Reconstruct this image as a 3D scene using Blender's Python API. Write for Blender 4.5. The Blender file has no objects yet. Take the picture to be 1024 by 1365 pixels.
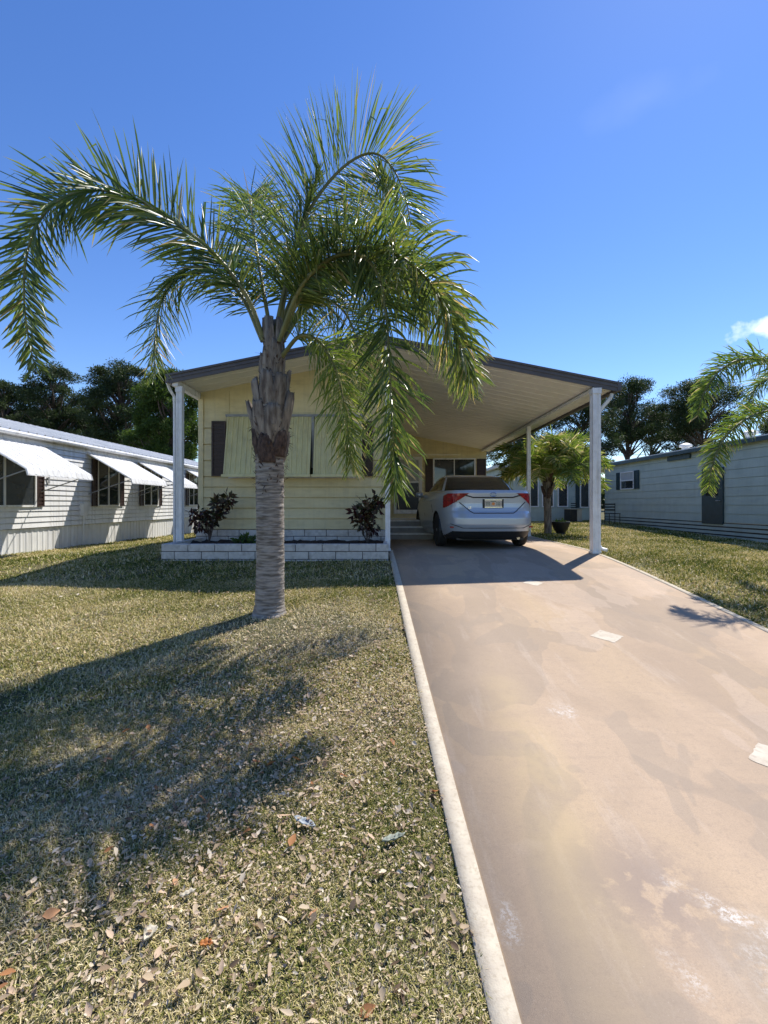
import bpy, math, random
import numpy as np
from mathutils import Vector, Matrix, Quaternion
random.seed(7); RNG = np.random.default_rng(11)
scene = bpy.context.scene
COL = scene.collection
EYE = 1.5; F = 620.0
def px(x, y, Y):                      # a point seen at x, y of the photo, Y metres away
    return Vector(((x-512)*Y/F, Y, EYE+(672-y)*Y/F))
def clamp(t, a=0., b=1.): return np.minimum(np.maximum(t, a), b)
def smooth(t): t = clamp(t); return t*t*(3-2*t)
def g(x, y):
    t = clamp((y-.9)/7.6)
    b = .66*(.5*t+.5*smooth(t))
    near = smooth((y-1.0)/6.0)
    l = smooth((-3.6-x)/3.6)*(.16+clamp((y-8.8)*.012, 0, .14))*near
    r = smooth((x-4.3)/5)*clamp(.15-.03*(y-11.6), -.1, .2)*near
    return b-l-r
def gz(x, y): return float(g(np.float64(x), np.float64(y)))
SUN = Vector((1.43, 1.79, 3.01)).normalized()

# ------------------------------------------------------------ materials
def nt(m): m.use_nodes = True; return m.node_tree
def setin(n, k, v):
    if k in n.inputs: n.inputs[k].default_value = v
def mat(name, col, rough=.6, col2=None, scale=8., bump=.0, bscale=40., spec=.5, metal=0., detail=6., stretch=(1,1,1), contrast=(.35,.65), attr=None, trans=0., dirt=None, streak=0):
    m = bpy.data.materials.new(name); t = nt(m); N = t.nodes; L = t.links
    b = N['Principled BSDF']; out = N['Material Output']
    setin(b, 'Roughness', rough); setin(b, 'Specular IOR Level', spec); setin(b, 'Metallic', metal)
    setin(b, 'Base Color', (*col, 1))
    tc = N.new('ShaderNodeTexCoord'); mp = N.new('ShaderNodeMapping'); mp.inputs['Scale'].default_value = stretch
    L.new(tc.outputs['Object'], mp.inputs['Vector'])
    c = None
    if attr:
        a = N.new('ShaderNodeAttribute'); a.attribute_name = 'rnd'
        r = N.new('ShaderNodeValToRGB'); e = r.color_ramp.elements
        while len(e) < len(attr): e.new(.5)
        for i, (p, cc) in enumerate(attr): e[i].position = p; e[i].color = (*cc, 1)
        L.new(a.outputs['Fac'], r.inputs['Fac']); c = r.outputs['Color']
    elif col2:
        n = N.new('ShaderNodeTexNoise'); n.inputs['Scale'].default_value = scale; n.inputs['Detail'].default_value = detail
        L.new(mp.outputs['Vector'], n.inputs['Vector'])
        r = N.new('ShaderNodeValToRGB'); e = r.color_ramp.elements
        e[0].position = contrast[0]; e[0].color = (*col, 1); e[1].position = contrast[1]; e[1].color = (*col2, 1)
        L.new(n.outputs['Fac'], r.inputs['Fac']); c = r.outputs['Color']
    if dirt and c is not None:
        n = N.new('ShaderNodeTexNoise'); n.inputs['Scale'].default_value = dirt[1]; n.inputs['Detail'].default_value = 8
        L.new(mp.outputs['Vector'], n.inputs['Vector'])
        r = N.new('ShaderNodeMapRange'); r.inputs[1].default_value = .5; r.inputs[2].default_value = .75; r.inputs[4].default_value = dirt[2]
        L.new(n.outputs['Fac'], r.inputs[0])
        mx = N.new('ShaderNodeMix'); mx.data_type = 'RGBA'; L.new(r.outputs[0], mx.inputs[0]); L.new(c, mx.inputs[6]); mx.inputs[7].default_value = (*dirt[0], 1); c = mx.outputs[2]
    if c is not None: L.new(c, b.inputs['Base Color'])
    if streak:
        mp2 = N.new('ShaderNodeMapping'); mp2.inputs['Scale'].default_value = (9,9,.5); L.new(tc.outputs['Object'], mp2.inputs['Vector'])
        n = N.new('ShaderNodeTexNoise'); n.inputs['Scale'].default_value = 1.6; n.inputs['Detail'].default_value = 9; L.new(mp2.outputs['Vector'], n.inputs['Vector'])
        r = N.new('ShaderNodeMapRange'); r.inputs[1].default_value=.50; r.inputs[2].default_value=.74; r.inputs[4].default_value=streak; L.new(n.outputs['Fac'], r.inputs[0])
        mx = N.new('ShaderNodeMix'); mx.data_type='RGBA'; L.new(r.outputs[0], mx.inputs[0]); L.new(c, mx.inputs[6]); mx.inputs[7].default_value=(.30,.28,.22,1); c = mx.outputs[2]; L.new(c, b.inputs['Base Color'])
    if bump:
        n = N.new('ShaderNodeTexNoise'); n.inputs['Scale'].default_value = bscale; n.inputs['Detail'].default_value = 6
        L.new(mp.outputs['Vector'], n.inputs['Vector'])
        bp = N.new('ShaderNodeBump'); bp.inputs['Strength'].default_value = 1; bp.inputs['Distance'].default_value = bump
        L.new(n.outputs['Fac'], bp.inputs['Height']); L.new(bp.outputs['Normal'], b.inputs['Normal'])
    if trans:
        tr = N.new('ShaderNodeBsdfTranslucent'); mxs = N.new('ShaderNodeMixShader'); mxs.inputs[0].default_value = trans
        if c is not None:
            hs = N.new('ShaderNodeHueSaturation'); hs.inputs['Value'].default_value = 1.9; hs.inputs['Saturation'].default_value = 1.15; hs.inputs['Hue'].default_value = .485
            L.new(c, hs.inputs['Color']); L.new(hs.outputs['Color'], tr.inputs['Color'])
        else: tr.inputs['Color'].default_value = (*[min(1, 1.8*q) for q in col], 1)
        L.new(b.outputs[0], mxs.inputs[1]); L.new(tr.outputs[0], mxs.inputs[2]); L.new(mxs.outputs[0], out.inputs['Surface'])
    return m
M = {}
M['yellow'] = mat('yellow_siding', (.70,.615,.36), .5, (.63,.54,.30), 2.2, .0006, 60, stretch=(1,1,3), dirt=((.42,.37,.22), 5, .35), streak=.2)
M['awnyellow'] = mat('yellow_awning', (.66,.62,.34), .5, (.60,.55,.29), 3, dirt=((.35,.33,.2), 7, .3), streak=.3)
M['ceil'] = mat('cream_carport_ceiling', (.80,.79,.74), .5, (.74,.73,.68), 1.5, .0005, 20)
M['fascia'] = mat('brown_fascia', (.095,.085,.088), .5, (.075,.066,.068), 6)
M['rooftop'] = mat('roof_shingles', (.12,.11,.10), .9, (.07,.065,.06), 25, .004, 60)
M['white'] = mat('white_paint', (.78,.79,.80), .45, (.70,.71,.72), 6, .0005, 60, dirt=((.5,.49,.45), 12, .35), streak=.4)
M['whitemetal'] = mat('white_metal_siding', (.74,.74,.72), .5, (.67,.67,.66), 1.6, .0005, 30, dirt=((.5,.5,.48), 4, .3), streak=.5)
M['whiteroof'] = mat('white_roof_metal', (.78,.77,.74), .95, (.68,.68,.65), 2.5, .001, 30, dirt=((.42,.42,.41), 3, .45))
M['brown'] = mat('brown_shutter', (.045,.022,.016), .5, (.032,.016,.012), 10, .001, 50)
M['green_siding'] = mat('pale_green_siding', (.44,.51,.46), .6, (.39,.455,.41), 1.8, .0006, 30, dirt=((.25,.3,.28), 3, .35), streak=.2)
M['teal'] = mat('dark_teal_paint', (.018,.045,.055), .5, (.012,.033,.04), 6)
M['block'] = mat('white_painted_block', (.60,.58,.55), .8, (.50,.48,.45), 9, .006, 45, dirt=((.28,.26,.23), 14, .6))
M['mortar'] = mat('dark_mortar', (.12,.11,.10), .9, (.08,.07,.07), 20)
M['mulch'] = mat('mulch', (.035,.022,.016), .95, (.07,.045,.03), 40, .03, 50)
M['screen'] = mat('dark_screen', (.012,.013,.015), .35, (.02,.02,.022), 4)
M['curtain'] = mat('pale_curtain', (.45,.47,.47), .8, (.30,.33,.34), 7, stretch=(6,6,.4))
M['rubber'] = mat('tyre_rubber', (.012,.012,.012), .75, (.02,.02,.02), 20)
M['blackplastic'] = mat('black_plastic', (.012,.012,.013), .5, (.018,.018,.018), 30)
M['rim'] = mat('silver_rim', (.45,.46,.48), .35, (.4,.4,.42), 8, metal=.7)
M['chrome'] = mat('chrome', (.75,.76,.78), .15, (.7,.7,.72), 8, metal=1.)
M['tail'] = mat('red_lamp_lens', (.40,.010,.014), .12, (.16,.004,.008), 14, stretch=(1,1,4), contrast=(.4,.6))
M['tailclear'] = mat('clear_lamp_lens', (.6,.55,.55), .12, (.5,.45,.45), 8)
M['concrete_dark'] = mat('grey_concrete', (.34,.33,.31), .85, (.26,.25,.24), 6, .002, 60)
M['beige'] = mat('beige_metal', (.45,.42,.34), .6, (.38,.35,.28), 6)
M['wire'] = mat('black_wire', (.03,.03,.03), .6)
M['gray'] = mat('grey_metal', (.30,.31,.32), .5, (.24,.25,.26), 8)
def glass(name, col, rough=.04, alpha_dark=True):
    m = bpy.data.materials.new(name); t = nt(m); b = t.nodes['Principled BSDF']
    n = t.nodes.new('ShaderNodeTexNoise'); n.inputs['Scale'].default_value = 1.7
    r = t.nodes.new('ShaderNodeValToRGB'); r.color_ramp.elements[0].position = .4; r.color_ramp.elements[1].position = .62
    r.color_ramp.elements[0].color = (*col, 1); r.color_ramp.elements[1].color = (*[c*1.9 for c in col], 1)
    tc = t.nodes.new('ShaderNodeTexCoord'); t.links.new(tc.outputs['Object'], n.inputs['Vector'])
    t.links.new(n.outputs['Fac'], r.inputs['Fac']); t.links.new(r.outputs['Color'], b.inputs['Base Color'])
    setin(b, 'Roughness', rough); setin(b, 'Specular IOR Level', .8)
    return m
M['glass'] = glass('window_glass', (.018,.022,.025))
M['carglass'] = glass('tinted_car_glass', (.012,.012,.011), .06)
M['paint'] = mat('silver_car_paint', (.42,.47,.53), .3, (.41,.46,.52), 300, metal=.35, spec=.6)
try:
    b = M['paint'].node_tree.nodes['Principled BSDF']; b.inputs['Coat Weight'].default_value = .8; b.inputs['Coat Roughness'].default_value = .05
except Exception: pass
M['bark'] = mat('palm_bark', (.38,.34,.30), .9, (.14,.12,.10), 7, .012, 28, stretch=(1,1,7), detail=9, contrast=(.38,.62), dirt=((.42,.40,.37), 9, .5))
M['boot'] = mat('old_frond_base', (.32,.275,.23), .9, (.10,.075,.06), 5, .012, 22, stretch=(5,5,1), dirt=((.36,.31,.26), 6, .5))
M['fibre'] = mat('red_brown_fibre', (.13,.085,.068), .95, (.04,.026,.022), 16, .02, 40, stretch=(2,2,1))
M['petiole'] = mat('frond_stalk', (.20,.19,.07), .5, (.12,.13,.045), 5, .002, 20)
fr = [(0.,(.035,.070,.018)), (.35,(.080,.125,.034)), (.75,(.15,.195,.052)), (.93,(.21,.23,.06)), (1.,(.36,.30,.14))]
M['leaflet'] = mat('palm_leaflet', (.05,.1,.02), .38, attr=fr, trans=.40, spec=.6)
fr2 = [(0.,(.05,.10,.02)), (.5,(.12,.18,.04)), (.85,(.20,.25,.06)), (1.,(.45,.40,.20))]
M['leaflet2'] = mat('yellow_green_leaflet', (.05,.1,.02), .38, attr=fr2, trans=.42, spec=.6)
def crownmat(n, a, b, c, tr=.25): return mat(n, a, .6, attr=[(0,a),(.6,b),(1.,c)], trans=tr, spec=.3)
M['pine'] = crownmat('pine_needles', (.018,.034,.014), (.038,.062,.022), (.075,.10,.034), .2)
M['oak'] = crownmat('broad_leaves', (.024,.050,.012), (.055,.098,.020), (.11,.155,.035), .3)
M['croton'] = mat('croton_leaves', (.05,.02,.02), .35, attr=[(0,(.02,.008,.010)),(.4,(.055,.015,.015)),(.7,(.035,.05,.015)),(1.,(.16,.05,.03))], trans=.2)
M['shrub'] = crownmat('small_plant_leaves', (.03,.06,.015), (.06,.11,.025), (.1,.16,.04), .3)
M['trunk'] = mat('pine_bark', (.13,.105,.09), .95, (.06,.045,.04), 8, .03, 12, stretch=(1,1,.4))

# lawn soil, seen between the blades
def soilmat():
    m = bpy.data.materials.new('lawn_soil'); t = nt(m); N = t.nodes; L = t.links; b = N['Principled BSDF']
    setin(b,'Roughness',1.); setin(b,'Specular IOR Level',.1)
    tc = N.new('ShaderNodeTexCoord')
    def noise(s, d=8, r=.6):
        n = N.new('ShaderNodeTexNoise'); n.inputs['Scale'].default_value = s; n.inputs['Detail'].default_value = d; n.inputs['Roughness'].default_value = r
        L.new(tc.outputs['Object'], n.inputs['Vector']); return n.outputs['Fac']
    def ramp(f, st):
        r = N.new('ShaderNodeValToRGB'); e = r.color_ramp.elements
        while len(e) < len(st): e.new(.5)
        for i,(p,c) in enumerate(st): e[i].position = p; e[i].color = (*c,1)
        L.new(f, r.inputs['Fac']); return r.outputs['Color']
    fine = ramp(noise(90), [(.3,(.05,.045,.025)),(.5,(.14,.125,.07)),(.72,(.30,.27,.18))])
    big = ramp(noise(.9, 5), [(.38,(.06,.08,.025)),(.62,(.20,.175,.105))])
    mx = N.new('ShaderNodeMix'); mx.data_type='RGBA'; mx.inputs[0].default_value=.45
    L.new(fine, mx.inputs[6]); L.new(big, mx.inputs[7]); L.new(mx.outputs[2], b.inputs['Base Color'])
    bp = N.new('ShaderNodeBump'); bp.inputs['Distance'].default_value=.02; L.new(noise(120), bp.inputs['Height']); L.new(bp.outputs['Normal'], b.inputs['Normal'])
    return m
M['soil'] = soilmat()
M['blade'] = mat('grass_blade', (.1,.1,.05), .7, attr=[(0.,(.050,.075,.018)),(.30,(.16,.19,.045)),(.50,(.33,.305,.10)),(.75,(.52,.44,.22)),(1.,(.74,.64,.42))], trans=.14, spec=.0)
M['litter'] = mat('dead_leaf', (.3,.2,.1), .7, attr=[(0.,(.13,.085,.05)),(.3,(.27,.19,.115)),(.6,(.44,.34,.22)),(.84,(.66,.58,.45)),(.93,(.42,.20,.08)),(1.,(.28,.13,.055))], trans=.15, spec=.3)

def drivemat():
    m = bpy.data.materials.new('painted_concrete_drive'); t = nt(m); N = t.nodes; L = t.links; b = N['Principled BSDF']
    setin(b,'Roughness',.95); setin(b,'Specular IOR Level',.08)
    tc = N.new('ShaderNodeTexCoord')
    def noise(s, d=8, r=.6, st=(1,1,1), rot=0, dist=0):
        mp = N.new('ShaderNodeMapping'); mp.inputs['Scale'].default_value=st; mp.inputs['Rotation'].default_value=(0,0,rot); L.new(tc.outputs['Object'], mp.inputs['Vector'])
        n = N.new('ShaderNodeTexNoise'); n.inputs['Scale'].default_value = s; n.inputs['Detail'].default_value = d; n.inputs['Roughness'].default_value = r; n.inputs['Distortion'].default_value=dist
        L.new(mp.outputs['Vector'], n.inputs['Vector']); return n.outputs['Fac']
    def mr(f, a, b_, c=0., d=1.):
        r = N.new('ShaderNodeMapRange'); r.inputs[1].default_value=a; r.inputs[2].default_value=b_; r.inputs[3].default_value=c; r.inputs[4].default_value=d; L.new(f, r.inputs[0]); return r.outputs[0]
    def mix(f, a, col):
        mx = N.new('ShaderNodeMix'); mx.data_type='RGBA'
        if isinstance(f, float): mx.inputs[0].default_value=f
        else: L.new(f, mx.inputs[0])
        if isinstance(a, tuple): mx.inputs[6].default_value=(*a,1)
        else: L.new(a, mx.inputs[6])
        mx.inputs[7].default_value=(*col,1); return mx.outputs[2]
    def mul(a, b_):
        n = N.new('ShaderNodeMath'); n.operation='MULTIPLY'; L.new(a, n.inputs[0]); L.new(b_, n.inputs[1]); return n.outputs[0]
    def spot(x, y, rx, ry, rot=0.):      # soft patch of wear at one place
        mp = N.new('ShaderNodeMapping'); mp.vector_type='TEXTURE'; mp.inputs['Location'].default_value=(x,y,0); mp.inputs['Rotation'].default_value=(0,0,rot); mp.inputs['Scale'].default_value=(rx,ry,1)
        L.new(tc.outputs['Object'], mp.inputs['Vector'])
        sp = N.new('ShaderNodeSeparateXYZ'); L.new(mp.outputs['Vector'], sp.inputs[0])
        cb = N.new('ShaderNodeCombineXYZ'); L.new(sp.outputs[0], cb.inputs[0]); L.new(sp.outputs[1], cb.inputs[1])
        ln = N.new('ShaderNodeVectorMath'); ln.operation='LENGTH'; L.new(cb.outputs[0], ln.inputs[0])
        return mr(ln.outputs['Value'], 1., .25)
    c = mix(mr(noise(1.1, 7, .6, (1,.6,1), .5, .6), .38, .60), (.51,.385,.272), (.42,.32,.23))
    c = mix(mr(noise(.75, 5, .5, (1.6,.5,1), -.1, .4), .47, .68, 0, .6), c, (.55,.41,.255))      # ochre drifts
    c = mix(mr(noise(1.3, 3, .45, (1,.55,1), .75, .5), .52, .532, 0, .42), c, (.33,.27,.21))    # overlapping coats with crisp edges
    c = mix(mr(noise(1.9, 3, .5, (.8,.5,1), -.6, .7), .57, .58, 0, .40), c, (.34,.28,.22))
    c = mix(mr(noise(1.0, 4, .5, (1,.45,1), .2, .5), .575, .585, 0, .38), c, (.56,.44,.34))
    c = mix(mr(noise(5, 8, .7, (.35,3,1), .25), .52, .8, 0, .35), c, (.32,.255,.20))                # drag marks
    c = mix(mr(noise(3.2, 8, .7, (2.2,.3,1), .55), .56, .75, 0, .45), c, (.60,.50,.41))
    c = mix(mr(noise(170, 4, .8), .45, .70, 0, .55), c, (.30,.235,.18))
    c = mix(mr(noise(30, 9, .8), .52, .70, 0, .5), c, (.31,.245,.19))
    c = mix(mr(noise(150, 4, .8), .64, .70, 0, .6), c, (.66,.58,.49))
    # ochre tint running beside the pale border, worn grey wedge and flaked white patches
    c = mix(mul(spot(.78,2.4,.25,1.6,-.08), mr(noise(4,6), .3,.6,.0,.55)), c, (.53,.41,.24))
    c = mix(mul(spot(1.0,1.75,.30,.34,.5), mr(noise(9,8,.6), .40,.47,.0,.65)), c, (.28,.225,.19))
    c = mix(mul(spot(1.25,1.45,.28,.25,.5), mr(noise(9,8,.6), .40,.50,.0,.55)), c, (.30,.265,.225))
    wn = mr(noise(48, 10, .85), .49, .54)
    for s in ((1.19,1.66,.055,.24,.75),(.93,1.44,.06,.10,.3),(1.20,1.44,.12,.10,.9),(1.35,1.55,.06,.16,.9),(1.15,3.0,.11,.12,0.),(.42,1.62,.06,.12,.1)):
        c = mix(mul(mul(spot(*s), wn), mr(noise(11,5), .42,.58,.15,.85)), c, (.68,.65,.60))
    c = mix(mul(spot(1.62,5.9,.12,.5,.2), mr(noise(9,6), .4,.6,0,.5)), c, (.6,.5,.38))
    L.new(c, b.inputs['Base Color'])
    bp = N.new('ShaderNodeBump'); bp.inputs['Distance'].default_value=.0006; L.new(noise(420,3), bp.inputs['Height']); L.new(bp.outputs['Normal'], b.inputs['Normal'])
    return m
M['drive'] = drivemat()
M['strip'] = mat('pale_border_paint', (.56,.50,.39), .95, (.48,.42,.33), 14, .0012, 160, spec=.1, dirt=((.36,.30,.22), 60, .7))
M['tile'] = mat('white_tile_paint', (.64,.58,.47), .95, (.55,.48,.38), 9, .001, 120, spec=.1, dirt=((.45,.37,.29), 30, .8))

# ------------------------------------------------------------ helpers
class MB:
    def __init__(s): s.v = []; s.f = []; s.mi = []
    def add(s, vs, fs, k=0):
        o = len(s.v); s.v += [tuple(v) for v in vs]; s.f += [tuple(i+o for i in f) for f in fs]; s.mi += [k]*len(fs)
    def quad(s, a, b, c, d, k=0): s.add([a,b,c,d], [(0,1,2,3)], k)
    def box(s, x0, x1, y0, y1, z0, z1, k=0, xf=None):
        vs = [(x,y,z) for z in (z0,z1) for y in (y0,y1) for x in (x0,x1)]
        if xf: vs = [xf(Vector(v)) for v in vs]
        s.add(vs, [(0,2,3,1),(4,5,7,6),(0,1,5,4),(2,6,7,3),(0,4,6,2),(1,3,7,5)], k)
    def tube(s, pts, rad, n=8, k=0, cap=True):
        pts = [Vector(p) for p in pts]; m = len(pts)
        rad = rad if isinstance(rad, (list,tuple)) else [rad]*m
        u = None; vs = []
        for i in range(m):
            t = (pts[min(i+1,m-1)]-pts[max(i-1,0)]).normalized()
            if u is None:
                u = t.orthogonal().normalized()
            u = (u - t*u.dot(t)).normalized(); w = t.cross(u)
            for j in range(n):
                a = 2*math.pi*j/n; vs.append(pts[i]+(u*math.cos(a)+w*math.sin(a))*rad[i])
        fs = [(i*n+j, i*n+(j+1)%n, (i+1)*n+(j+1)%n, (i+1)*n+j) for i in range(m-1) for j in range(n)]
        if cap: fs += [tuple(range(n-1,-1,-1)), tuple((m-1)*n+j for j in range(n))]
        s.add(vs, fs, k)
    def lathe(s, prof, n=24, k=0, xf=None, jit=None):      # prof (r, z)
        vs = []
        for (r,z) in prof:
            for j in range(n):
                a = 2*math.pi*j/n; rr = r*(jit(a,z) if jit else 1)
                v = Vector((rr*math.cos(a), rr*math.sin(a), z)); vs.append(xf(v) if xf else v)
        m = len(prof)
        fs = [(i*n+j, i*n+(j+1)%n, (i+1)*n+(j+1)%n, (i+1)*n+j) for i in range(m-1) for j in range(n)]
        fs += [tuple(range(n-1,-1,-1)), tuple((m-1)*n+j for j in range(n))]
        s.add(vs, fs, k)
    def build(s, name, mats, parent=None, sm=False, bevel=0, loc=None):
        if not isinstance(mats, (list,tuple)): mats = [mats]
        me = bpy.data.meshes.new(name); 
        off = Vector(loc) if loc is not None else Vector((0,0,0))
        me.from_pydata([tuple(Vector(v)-off) for v in s.v], [], s.f)
        for m_ in mats: me.materials.append(m_)
        if len(mats) > 1: me.polygons.foreach_set('material_index', s.mi)
        if sm: me.polygons.foreach_set('use_smooth', [True]*len(me.polygons))
        me.update()
        o = bpy.data.objects.new(name, me); COL.objects.link(o); o.location = off
        if parent: o.parent = parent; o.matrix_parent_inverse = Matrix.Identity(4); o.location = off-Vector(parent.get('_o', (0,0,0)))
        if bevel:
            bv = o.modifiers.new('bevel','BEVEL'); bv.width = bevel; bv.segments = 2; bv.limit_method='ANGLE'
        return o
def npmesh(name, V, Fq, mats, parent=None, rnd=None, sm=False, mi=None):
    """V (n,3), Fq list of (m,k) arrays"""
    me = bpy.data.meshes.new(name); me.vertices.add(len(V)); me.vertices.foreach_set('co', np.ascontiguousarray(V, dtype=np.float32).ravel())
    loops = np.concatenate([f.ravel() for f in Fq]).astype(np.int32)
    tot = np.concatenate([np.full(len(f), f.shape[1]) for f in Fq]).astype(np.int32)
    st = np.concatenate([[0], np.cumsum(tot)[:-1]]).astype(np.int32)
    me.loops.add(len(loops)); me.loops.foreach_set('vertex_index', loops)
    me.polygons.add(len(tot)); me.polygons.foreach_set('loop_start', st); me.polygons.foreach_set('loop_total', tot)
    if sm: me.polygons.foreach_set('use_smooth', np.ones(len(tot), dtype=bool))
    for m_ in (mats if isinstance(mats, list) else [mats]): me.materials.append(m_)
    if mi is not None: me.polygons.foreach_set('material_index', np.asarray(mi, dtype=np.int32))
    me.update(calc_edges=True)
    if rnd is not None:
        a = me.attributes.new('rnd','FLOAT','POINT'); a.data.foreach_set('value', np.asarray(rnd, dtype=np.float32))
    me.validate()
    o = bpy.data.objects.new(name, me); COL.objects.link(o)
    if parent:
        o.parent = parent; o.location = -Vector(parent.get('_o', (0,0,0)))
    return o
def thing(name, label, cat, loc=(0,0,0), group=None):
    o = bpy.data.objects.new(name, None); COL.objects.link(o); o.location = loc; o['_o'] = tuple(loc)
    o['label'] = label; o['category'] = cat
    if group: o['group'] = group
    o.empty_display_size = .2
    return o
def tag(o, label, cat, group=None):
    o['label'] = label; o['category'] = cat
    if group: o['group'] = group
    return o
def kind(o, k): o['kind'] = k; return o
# all meshes are given in world coordinates; children are shifted back by the parent's place
def bld(mb, name, mats, parent=None, **k): return mb.build(name, mats, parent, **k)

# ------------------------------------------------------------ setting: ground, drive
def sheet(name, xs, ys, zf, m, thick=0.):
    X, Y = np.meshgrid(xs, ys); Z = zf(X, Y); V = np.stack([X,Y,Z], -1).reshape(-1,3)
    nx, ny = len(xs), len(ys); I = (np.arange(ny-1)[:,None]*nx+np.arange(nx-1)[None,:]).ravel()
    return npmesh(name, V, [np.stack([I,I+1,I+nx+1,I+nx],1)], m, sm=True)
xs = np.unique(np.concatenate([np.linspace(-12,14,105), np.geomspace(12,900,24)*-1, np.geomspace(14,900,24)]))
ys = np.unique(np.concatenate([np.linspace(-3,26,117), np.geomspace(26,1200,24), -np.geomspace(3,60,8)]))
def gshape(X, Y):
    inside = (X > dl(Y)+.02) & (X < dr(Y)-.02) & (Y < 17.6)
    return g(X,Y) + .012*np.sin(X*2.3+Y*1.1)*np.sin(Y*1.7-X)*(1-smooth((np.abs(X)-12)/5)) - np.where(inside, .022, 0)
def dl(y): return np.where(y < 8.2, .35-.033*y, .08)
def dr(y): return 3.55+.02*y
kind(sheet('ground', xs, ys, gshape, M['soil']), 'structure')
def strip_sheet(name, x0f, x1f, y0, y1, dz, m, n=70, nx=6):
    ys_ = np.linspace(y0, y1, n); V = []
    for y in ys_:
        a, b_ = float(x0f(np.float64(y))), float(x1f(np.float64(y)))
        for i in range(nx): V.append((a+(b_-a)*i/(nx-1), y, gz(1, y)+dz))
    V = np.array(V); I = (np.arange(n-1)[:,None]*nx+np.arange(nx-1)[None,:]).ravel()
    F_ = [np.stack([I,I+1,I+nx+1,I+nx],1)]
    # side skirts so the slab has an edge
    base = len(V); L_ = V[0::nx].copy(); L_[:,2] -= .12; R_ = V[nx-1::nx].copy(); R_[:,2] -= .12
    V = np.concatenate([V, L_, R_]); k = np.arange(n-1)
    F_.append(np.stack([k*nx, (k+1)*nx, base+k+1, base+k],1)); F_.append(np.stack([k*nx+nx-1, base+n+k, base+n+k+1, (k+1)*nx+nx-1],1))
    return npmesh(name, V, F_, m)
kind(strip_sheet('driveway', dl, dr, -3, 17.55, .015, M['drive'], n=300), 'structure')
kind(strip_sheet('driveway_border', lambda y: dl(y)-.004, lambda y: dl(y)+.08, -3, 8.4, .019, M['strip'], n=300, nx=3), 'structure')
kind(strip_sheet('driveway_border', lambda y: dr(y)-.07, lambda y: dr(y)+.004, -3, 17.5, .019, M['strip'], n=300, nx=3), 'structure')
# painted squares
def tile(cx, cy, s, rot):
    mb = MB(); n = 12; rj = random.Random(int(cx*100))
    vs = []
    for j in range(n+1):
        for i in range(n+1):
            a, b_ = (i/n-.5)*s, (j/n-.5)*s
            if i in (0,n): a += rj.uniform(-.006,.004)*(1 if i else -1)
            if j in (0,n): b_ += rj.uniform(-.006,.004)*(1 if j else -1)
            x = cx+a*math.cos(rot)-b_*math.sin(rot); y = cy+a*math.sin(rot)+b_*math.cos(rot)
            vs.append((x, y, gz(1,y)+.0172))
    mb.add(vs, [(j*(n+1)+i, j*(n+1)+i+1, (j+1)*(n+1)+i+1, (j+1)*(n+1)+i) for j in range(n) for i in range(n)])
    return kind(bld(mb, 'driveway_marking', M['tile']), 'structure')
def onground(x, y_):                # ground point seen at this place of the photo
    Y = 3.
    for _ in range(60): Y = .5*Y+.5*F*(EYE-gz(min(max(1 if 512<x else -1,-3),3), Y)-(.015 if x>540 else 0))/(y_-672)
    return (x-512)*Y/F, Y
for (a, b_, s, r) in ((809,848,.215,.75),(711,777,.20,.78),(1040,1014,.23,.72)):
    X, Y = onground(a, b_); tile(X, Y, s, r)

# ------------------------------------------------------------ lap siding
def lap(mb, A, B, z0, z1, pitch, nrm, proud=.018, clip=None, k=0, gap=True):
    A = Vector(A); B = Vector(B); n = Vector(nrm); z = z0
    while z < z1-.01:
        zt = min(z+pitch, z1)
        a, b_ = (A, B) if clip is None else clip(A, B, zt)
        if (b_-a).length > .02:
            o = n*proud; i = n*.003
            P = lambda p, q, zz: (p.x+q.x, p.y+q.y, zz)
            gp_ = (min(.022, pitch*.09) if gap is True else gap) if gap else 0; q=-n*.03
            mb.quad(P(a,o,z+gp_), P(b_,o,z+gp_), P(b_,i,zt), P(a,i,zt), k)
            mb.quad(P(a,q,z+gp_), P(b_,q,z+gp_), P(b_,o,z+gp_), P(a,o,z+gp_), k)
            if gap:
                mb.quad(P(a,q,z), P(b_,q,z), P(b_,q,z+gp_), P(a,q,z+gp_), k)
                mb.quad(P(a,i,z), P(b_,i,z), P(b_,q,z), P(a,q,z), k)
        z = zt
def blocks(mb, A, B, z0, rows, h=.125, L=.42, th=.10, nrm=(0,-1,0), seed=1):
    rr = random.Random(seed); A = Vector(A); B = Vector(B); d = (B-A); ln = d.length; d.normalize(); n = Vector(nrm)
    for r in range(rows):
        s = -(L/2 if r % 2 else 0)-.0
        while s < ln-.02:
            a = max(s,0)+.005; b_ = min(s+L, ln)-.005; s += L
            if b_-a < .03: continue
            j = rr.uniform(-.005,.005)
            z_a = z0+r*h+.005; z_b = z0+(r+1)*h-.005
            def xf(v): return A+d*v.x+n*(v.y+j)+Vector((0,0,v.z))
            mb.box(a, b_, -th, 0, z_a-A.z, z_b-A.z, 0, xf)

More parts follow.
